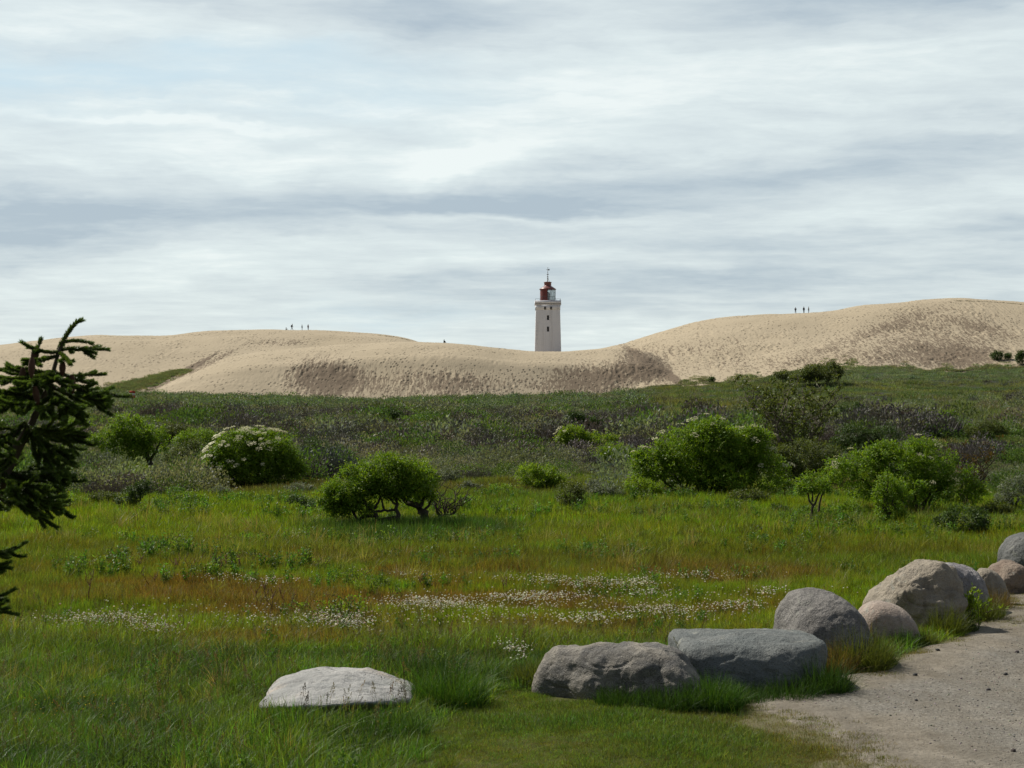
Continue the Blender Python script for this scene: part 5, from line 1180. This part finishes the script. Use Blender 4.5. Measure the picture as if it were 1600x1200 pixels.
# small dark bushes dotted over the heath
rb = np.random.default_rng(515); HB = [(30, 662), (300, 668), (340, 650), (430, 668), (455, 684), (520, 662), (505, 700), (575, 648), (610, 660), (700, 655), (735, 668), (815, 660), (840, 678), (690, 690), (640, 712), (560, 700), (985, 655), (1010, 680), (960, 735), (1000, 740), (1330, 655), (1420, 668), (1480, 660), (1540, 690), (1590, 672), (80, 690), (90, 722), (300, 735), (270, 700), (1180, 650), (1080, 652), (870, 650), (770, 712), (500, 740), (310, 712)]
LMK = [(60, 'the spruce'), (205, 'the rounded green bush'), (400, 'the blossom dome'), (600, 'the twisted tree'), (762, 'the lone bright heath bush'), (856, 'the lighthouse'), (920, 'the valley elder'), (1090, 'the large left thicket'), (1240, 'the sparse tree'), (1420, 'the large right thicket'), (1570, 'the bare brown shrub')]
for i, (px, base) in enumerate(HB):
    D = findD(px, base); s_ = FPX / D; w_ = rb.uniform(1.4, 3.0) * s_; h_ = w_ * rb.uniform(.45, .65)
    lm = min(LMK, key=lambda q: abs(q[0] - px)); dp = 'close to the dune foot' if base < 657 else 'half way to the dunes' if base < 686 else 'near the heath front edge'
    side = 'behind' if abs(lm[0] - px) < 22 else 'left of' if px < lm[0] else 'right of'
    shrub('heath_bush', 'small dark heath bush %s, %s %s' % (dp, side, lm[1]), 'shrub', px, base, [(px, base - h_ * .5, w_ * .42, h_ * .5), (px + w_ * .3, base - h_ * .38, w_ * .28, h_ * .38), (px - w_ * .28, base - h_ * .36, w_ * .28, h_ * .36)], ('darkleaf', 'darkleaf', 'elder', 'olive')[i % 4], .055 + .0007 * D, max(4.5, 26 - D * .11), seed=600 + i, stems=3, group='small dark bushes dotted over the heath')

# ---------------------------------------------------------------- weeds and tufts close by
def tuft_thing(px, row, rad, h, n, col, label, seed, wd=.008, name='grass_tuft', lean=.6, group='grass tufts round the boulders'):
    D = 7200 / (row - 640); X = onpx(px, D); V, Fc, lv = blades(int(n * 1.5), rad * 1.15, h * 1.0, wd * .9, lean, .45, 4, seed, .35)
    mt = 'tuft %s' % (col,)
    if mt not in M: M[mt] = leaf_mat('tuft grass', col, trans=.4, var=.35)
    o = mesh_np(name, V, Fc, M[mt], attrs={'lv': ('FLOAT', lv)}); o.location = (X, D, float(G(X, D))); tag(o, label, 'grass', group)
GR, OL, BR, DK = (.050, .110, .014), (.10, .12, .022), (.15, .105, .035), (.035, .075, .014)
tuft_thing(1112, 1112, .26, .32, 1000, GR, 'thick green tuft drooping over the right end of the long low boulder', 301)
tuft_thing(1055, 1116, .26, .24, 800, DK, 'dark green tuft under the right half of the long low boulder', 302)
tuft_thing(985, 1108, .30, .20, 900, DK, 'short dark tuft in front of the middle of the long low boulder', 303)
tuft_thing(905, 1084, .24, .16, 480, DK, 'short olive tuft in front of the left half of the long low boulder', 304)
tuft_thing(838, 1072, .22, .26, 560, OL, 'olive tuft at the left end of the long low boulder', 305)
tuft_thing(1288, 1090, .24, .38, 900, DK, 'olive grass tuft at the right corner of the blue-grey block', 306)
tuft_thing(1235, 1096, .28, .26, 800, DK, 'dark tuft under the front of the blue-grey block', 307)
tuft_thing(1165, 1100, .28, .20, 700, DK, 'low dark tuft between the long boulder and the blue-grey block', 308)
tuft_thing(1118, 1080, .12, .50, 120, BR, 'brown seeding grass between the long boulder and the blue-grey block', 309, lean=.35)
tuft_thing(1345, 1050, .30, .46, 1100, OL, 'tall grass clump at the right foot of the big rounded boulder', 310)
tuft_thing(1365, 1046, .22, .30, 500, GR, 'green grass clump beside the tall one by the big rounded boulder', 311)
tuft_thing(1312, 1058, .16, .40, 260, BR, 'brownish thin grass in front of the big rounded boulder', 312)
tuft_thing(1412, 1018, .13, .26, 360, GR, 'bright tuft in front of the pink boulder', 313)
tuft_thing(1445, 1014, .13, .24, 320, OL, 'small tuft at the right foot of the pink boulder', 314)
tuft_thing(1478, 996, .20, .40, 520, OL, 'grass tuft at the foot of the tallest boulder', 315)
tuft_thing(1500, 990, .20, .30, 420, DK, 'dark tuft right of the tallest boulder', 316)
tuft_thing(1535, 972, .26, .36, 620, OL, 'wide tuft at the foot of the lilac-grey boulder', 317)
tuft_thing(1556, 958, .18, .36, 380, BR, 'yellow-brown tuft before the small buff boulder', 318)
tuft_thing(1366, 1012, .15, .40, 200, (.17, .08, .05), 'reddish wispy grass over the left side of the pink boulder', 319, lean=.4)
tuft_thing(700, 1100, .34, .42, 800, GR, 'tall tangled tuft right of the pale boulder', 320, group=None)
tuft_thing(680, 1070, .34, .36, 700, DK, 'dark tall grass clump behind the right end of the pale boulder', 321, group=None)
tuft_thing(450, 1146, .34, .24, 800, GR, 'bent grass clump in front of the left end of the pale boulder', 322, group=None)
tuft_thing(605, 1150, .34, .22, 900, GR, 'short green clump in front of the right end of the pale boulder', 323, group=None)
def weed(px, row, h, label, seed, leaf='elder', name='leafy_weed', spike=False, n=3, L=.05, group=None, sp=.05):
    D = 7200 / (row - 640); X = onpx(px, D); r_ = np.random.default_rng(seed); rr = random.Random(seed); root = empty(name, (X, D, float(G(X, D)))); tag(root, label, 'weed', group); mb = MB(); P_, D_ = [], []
    for i in range(n):
        e = (rr.gauss(0, sp) * 2, rr.gauss(0, sp) * 2, h * rr.uniform(.7, 1)); P = np.array(limb((0, 0, -.02) if spike else (rr.gauss(0, sp), rr.gauss(0, sp), -.02), e, 6, .04, rr)); mb.tube(P, np.linspace(.006, .003, len(P)), 5)
        m_ = int(h / .02); t = r_.uniform(.55 if spike else .08, 1, m_); k = (t * 6).astype(int).clip(0, 5); c = P[k] + (P[k + 1] - P[k]) * ((t * 6) - k)[:, None]; P_.append(c); D_.append(rdir(m_, r_) + np.array([0, 0, .45]))
        if spike:
            for j in range(4): 
                b = P[rr.randrange(3, 6)]; e2 = b + np.array([rr.gauss(0, .06), rr.gauss(0, .06), .12]); mb.tube([b, e2], [.003, .002], 4); P_.append(b + (e2 - b) * r_.uniform(0, 1, (14, 1))); D_.append(rdir(14, r_))
    mb.build('stem', M['stemred' if spike else 'bark'], root)
    P_, D_ = np.concatenate(P_), np.concatenate(D_); q = len(P_); LL = (.018 if spike else L)
    V, Fc = leaf_quads(P_, D_, rdir(q, r_), LL * r_.uniform(.6, 1.3, q), LL * .38); mesh_np('leaves', V, Fc, M[leaf], root, attrs={'lv': ('FLOAT', np.repeat(r_.uniform(0, 1, q), 4))})
M['stemred'] = plain('red brown stem', (.09, .035, .02), .8)
M['dockseed'] = leaf_mat('dock seed', (.13, .045, .02), trans=.1, var=.3)
for i, (px, row, h, wh) in enumerate([(425, 965, .42, 'tallest of three, beside the left flower drift'), (448, 962, .36, 'right of three beside the left flower drift'), (400, 960, .35, 'left of three beside the left flower drift'), (352, 905, .40, 'deep red, in the bright grass above the left drift'), (268, 902, .36, 'left of a loose group in the left meadow'),
        (295, 900, .34, 'slim, in the loose group in the left meadow'), (665, 918, .26, 'alone behind the middle flower drift'), (1115, 905, .2, 'short, behind the far end of the long flower drift'), (335, 908, .35, 'just left of the deep red one'), (215, 898, .3, 'outermost left in the left meadow'), (1010, 905, .22, 'short, above the long flower drift'),
        (790, 925, .22, 'short, between the middle and the long flower drift'), (375, 900, .36, 'right of the deep red one'), (240, 925, .3, 'on the edge of the red grass at left'), (140, 950, .5, 'tall and thin near the spruce')]):
    weed(px, row, h, 'brown dock stalk, ' + wh, 400 + i, 'dockseed', 'dock_plant', True, 2, group='dock stalks in the meadow')
weed(545, 972, .38, 'bushy bright green weed in front of the red grass', 431, n=16, L=.06, sp=.09)
weed(510, 975, .28, 'lower green weed just left of the bushy bright one', 432, n=10, L=.055, sp=.08)
weed(475, 968, .26, 'small leafy weed beside the flower drift at left', 433, n=9, L=.055, sp=.08)
weed(585, 930, .34, 'slim upright weed left of the pair in the red grass', 434, n=3, L=.05, sp=.02)
weed(612, 940, .26, 'middle upright green weed in the red grass', 435, n=3, L=.05, sp=.03)
weed(630, 936, .24, 'right-hand short upright weed in the red grass', 436, n=3, L=.05, sp=.03)
weed(1518, 985, .62, 'tall leafy green plant climbing in front of the lilac-grey boulder', 437, 'elder_y', n=9, L=.07, sp=.05)
weed(1528, 975, .34, 'lower leafy stems right of the tall plant by the boulders', 438, 'elder_y', n=7, L=.08, sp=.07)
weed(1072, 1085, .36, 'leafy weed in front of the left corner of the blue-grey block', 439, n=7, L=.05, sp=.05)
weed(485, 895, .3, 'dark green weed patch in the meadow above the flower drift', 440, n=9, L=.05, sp=.12)
weed(1000, 900, .22, 'small grey-green thistle in the meadow behind the long flower drift', 441, 'greyleaf', n=3, L=.05, sp=.03)
weed(560, 910, .24, 'soft green weed left of the slim upright one', 442, n=8, L=.05, sp=.08)
weed(1185, 842, .30, 'dark spindly weed in the bright meadow before the right thicket', 443, 'darkleaf', n=5, L=.07, sp=.06)

# ---------------------------------------------------------------- spruce at the left edge
def spruce():
    Ds = 7.6; s = FPX / Ds; rr = random.Random(77); r_ = np.random.default_rng(77)
    X0, Z0 = onpx(-150, Ds), 0.0; base = np.array([X0, Ds, Z0]); root = empty('spruce_tree', tuple(base)); tag(root, 'dark green spruce with hanging cones reaching in from the left edge', 'tree')
    W_ = lambda px, row, dy=0.0: np.array([onpx(px, Ds), Ds + dy, CZ + (HY - row) / s]) - base
    tr = [np.array([0, 0, -.05]), W_(-120, 1200), W_(-85, 1000), W_(-45, 850), W_(5, 740), W_(50, 660), W_(78, 600), W_(92, 548)]
    tm = MB(); tm.tube(tr, [.10, .09, .08, .06, .035, .018, .012, .009], 8); tm.build('trunk', M['bark'], root, smooth=True)
    shoots = []   # (points, needle length)
    wood = MB()
    def shoot(P, nl=.016, th=.005): shoots.append((np.array(P), nl)); wood.tube(P, np.linspace(th, th * .5, len(P)), 5)
    def curve(a, b, sag, n=7):
        a, b = np.array(a), np.array(b); return [a * (1 - t) + b * t + np.array([0, 0, sag * 4 * t * (1 - t)]) for t in np.linspace(0, 1, n)]
    # leader
    shoot([W_(92, 548), W_(98, 534), W_(105, 522), W_(112, 512), W_(120, 504), W_(128, 501)], .019, .010)
    def branch(a, b, sag=-.03, dy=0.0, k=3, ln=.20, spread=.8, both=True, tipk=2):
        """a side branch in 3-D with forked side shoots; a,b photo points"""
        A = W_(*a); B = W_(b[0], b[1], dy); P = curve(A, B, sag); shoot(P, .016, .008); L_ = np.linalg.norm(B - A); ax = (B - A) / L_
        side = np.cross(ax, [0, 0, 1]); side /= np.linalg.norm(side) + 1e-9
        for j in range(k):
            t = .30 + .65 * (j + rr.uniform(0, .6)) / k; c = P[min(6, int(t * 6))]
            for sg in ((-1, 1) if both else (rr.choice((-1, 1)),)):
                l = ln * rr.uniform(.6, 1.1) * (1.15 - .5 * t); d = ax * rr.uniform(.5, .9) + side * sg * spread * rr.uniform(.5, 1.1) + np.array([0, 0, rr.uniform(-.30, .15)]); d /= np.linalg.norm(d)
                Q = curve(c, c + d * l, rr.uniform(-.15, .05) * l); shoot(Q, .0155, .0045)
                if l > .12 and rr.random() < .7:
                    for q_ in (2, 4):
                        d2 = d + side * rr.choice((-1, 1)) * .8 + np.array([0, 0, rr.uniform(-.5, .1)]); d2 /= np.linalg.norm(d2); shoot(curve(Q[q_], Q[q_] + d2 * l * .5, -.01), .015, .0035)
    # first whorl round the leader
    branch((92, 548), (132, 546), .01, .12, 2, .10); shoot(curve(W_(122, 547, .08), W_(160, 545, .12), .004)); shoot(curve(W_(122, 547, .08), W_(142, 558, .05), .0)); shoot(curve(W_(122, 547, .08), W_(138, 539, .2), .0))
    shoot(curve(W_(100, 535, .0), W_(131, 535, .15), .01)); shoot(curve(W_(92, 548), W_(75, 536, .25), .01))
    branch((92, 550), (45, 536), -.02, -.12, 1, .08); shoot(curve(W_(66, 541, -.06), W_(69, 530, -.05), 0)); shoot(curve(W_(62, 562, -.06), W_(64, 542, -.05), 0))
    branch((94, 552), (128, 571), .005, -.2, 1, .07)
    branch((90, 556), (62, 565), -.01, -.25, 2, .12)
    # second whorl
    for (b_, dy, k_) in (((136, 580), .15, 3), ((118, 592), -.3, 3), ((70, 600), -.45, 3), ((5, 568), .05, 4), ((20, 590), -.25, 4), ((60, 585), .35, 3), ((115, 605), .3, 3)):
        branch((82, 580), b_, -.025, dy, k_, .15)
    for (b_, dy, k_) in (((163, 612), .05, 4), ((152, 604), .3, 3), ((120, 625), -.35, 4), ((-10, 600), -.1, 5), ((20, 620), -.45, 5), ((50, 625), -.5, 4), ((40, 612), .4, 4), ((100, 632), .1, 4)):
        branch((62, 606) if b_[0] < 60 else (76, 600), b_, -.045, dy, k_, .19)
    for (b_, dy, k_) in (((105, 652), -.2, 3), ((112, 668), .25, 3), ((20, 690), -.5, 3), ((60, 690), .15, 4), ((-30, 640), .1, 3), ((40, 650), .5, 3), ((88, 700), .0, 3), ((8, 665), -.3, 2)):
        branch((38, 660), b_, -.06, dy, k_, .25)
    for (b_, dy, k_) in (((80, 742), -.25, 3), ((62, 730), .2, 3), ((100, 722), .1, 3), ((72, 780), .25, 3), ((92, 764), -.1, 3), ((30, 770), -.4, 3), ((-20, 760), -.3, 3), ((50, 790), .15, 3), ((-40, 700), .2, 3), ((36, 716), .3, 2)):
        branch((0, 730), b_, -.06, dy, k_, .25)
    for (b_, dy, k_) in (((36, 872), -.2, 3), ((22, 852), .2, 3), ((-10, 800), -.2, 3), ((-30, 880), -.3, 3)): branch((-50, 850), b_, -.05, dy, k_, .14)
    for (b_, dy, k_) in (((34, 942), -.2, 3), ((14, 924), .1, 3), ((-20, 960), -.3, 3), ((-10, 1010), -.2, 3)): branch((-75, 920), b_, -.05, dy, k_, .14)
    for i in range(26): # the side of the tree outside the frame
        t = rr.uniform(0, 1); a = (-120 + 140 * t, 1150 - 440 * t); an = rr.uniform(1.7, 4.6); l = rr.uniform(.5, .9) * (1.25 - .6 * t)
        A = W_(*a); B = A + np.array([math.cos(an) * l, math.sin(an) * l, -.1 * l]); pxb = 800 + FPX * (B + base)[0] / (B + base)[1]
        if pxb > -25: continue
        P = curve(A, B, -.05); shoot(P, .016, .008)
        for j in (2, 3, 4, 5):
            for sg in (-1, 1):
                sd_ = np.cross(B - A, [0, 0, 1]); sd_ /= np.linalg.norm(sd_); d = (B - A) / l * .7 + sd_ * sg * .7; shoot(curve(P[j], P[j] + d * .2, -.02), .015, .004)
    wood.build('branches', M['bark'], root, smooth=True)
    VV, FF, LV = [], [], []; nb = 0
    for P, nl in shoots:
        seg = np.linalg.norm(np.diff(P, axis=0), axis=1); Lt = seg.sum(); m_ = int(Lt * 3600) + 30
        t = r_.uniform(0, 1, m_); u = t * (len(P) - 1); k = u.astype(int).clip(0, len(P) - 2); f_ = (u - k)[:, None]; c = P[k] * (1 - f_) + P[k + 1] * f_; T = P[k + 1] - P[k]; T /= np.linalg.norm(T, axis=1, keepdims=True) + 1e-9
        rd = rdir(m_, r_); rd -= (rd * T).sum(1, keepdims=True) * T; rd /= np.linalg.norm(rd, axis=1, keepdims=True); rd[:, 2] = rd[:, 2] * .75 + .22
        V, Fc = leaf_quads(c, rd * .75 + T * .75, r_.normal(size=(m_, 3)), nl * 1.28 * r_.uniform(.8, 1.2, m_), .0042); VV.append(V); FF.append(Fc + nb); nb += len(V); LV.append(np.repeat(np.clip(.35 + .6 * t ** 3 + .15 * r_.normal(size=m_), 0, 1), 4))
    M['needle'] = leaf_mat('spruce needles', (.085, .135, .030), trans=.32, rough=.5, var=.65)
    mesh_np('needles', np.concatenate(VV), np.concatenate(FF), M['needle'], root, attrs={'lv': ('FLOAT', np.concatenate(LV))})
    cm = plain('cone scales', (.085, .042, .025), .7, .2, .4, 60)
    for (a, b, ln, dy) in ((109, 566, .06, -.12), (117, 586, .082, -.05), (78, 562, .085, -.28), (63, 545, .07, -.08), (46, 575, .07, -.1), (84, 605, .08, -.3)):
        c = W_(a, b, dy); mb = MB(); k = 9; prof = []
        nr_ = 13
        for i in range(nr_ + 1):
            t = i / nr_; q = .013 * math.sin(math.pi * min(1, .12 + t * .86)) ** .6; prof.append((q * (1.0 if i % 2 else 1.18), -ln * t))
        mb.lathe(prof, k, (0, 0, 0)); o = mb.build('cone', cm, root, smooth=False); o.location = tuple(c); o.rotation_euler = (rr.uniform(-.15, .15), rr.uniform(-.15, .15), 0); o.scale = (1.15, 1.15, 1.15)
spruce()
print('SCENE BUILT')
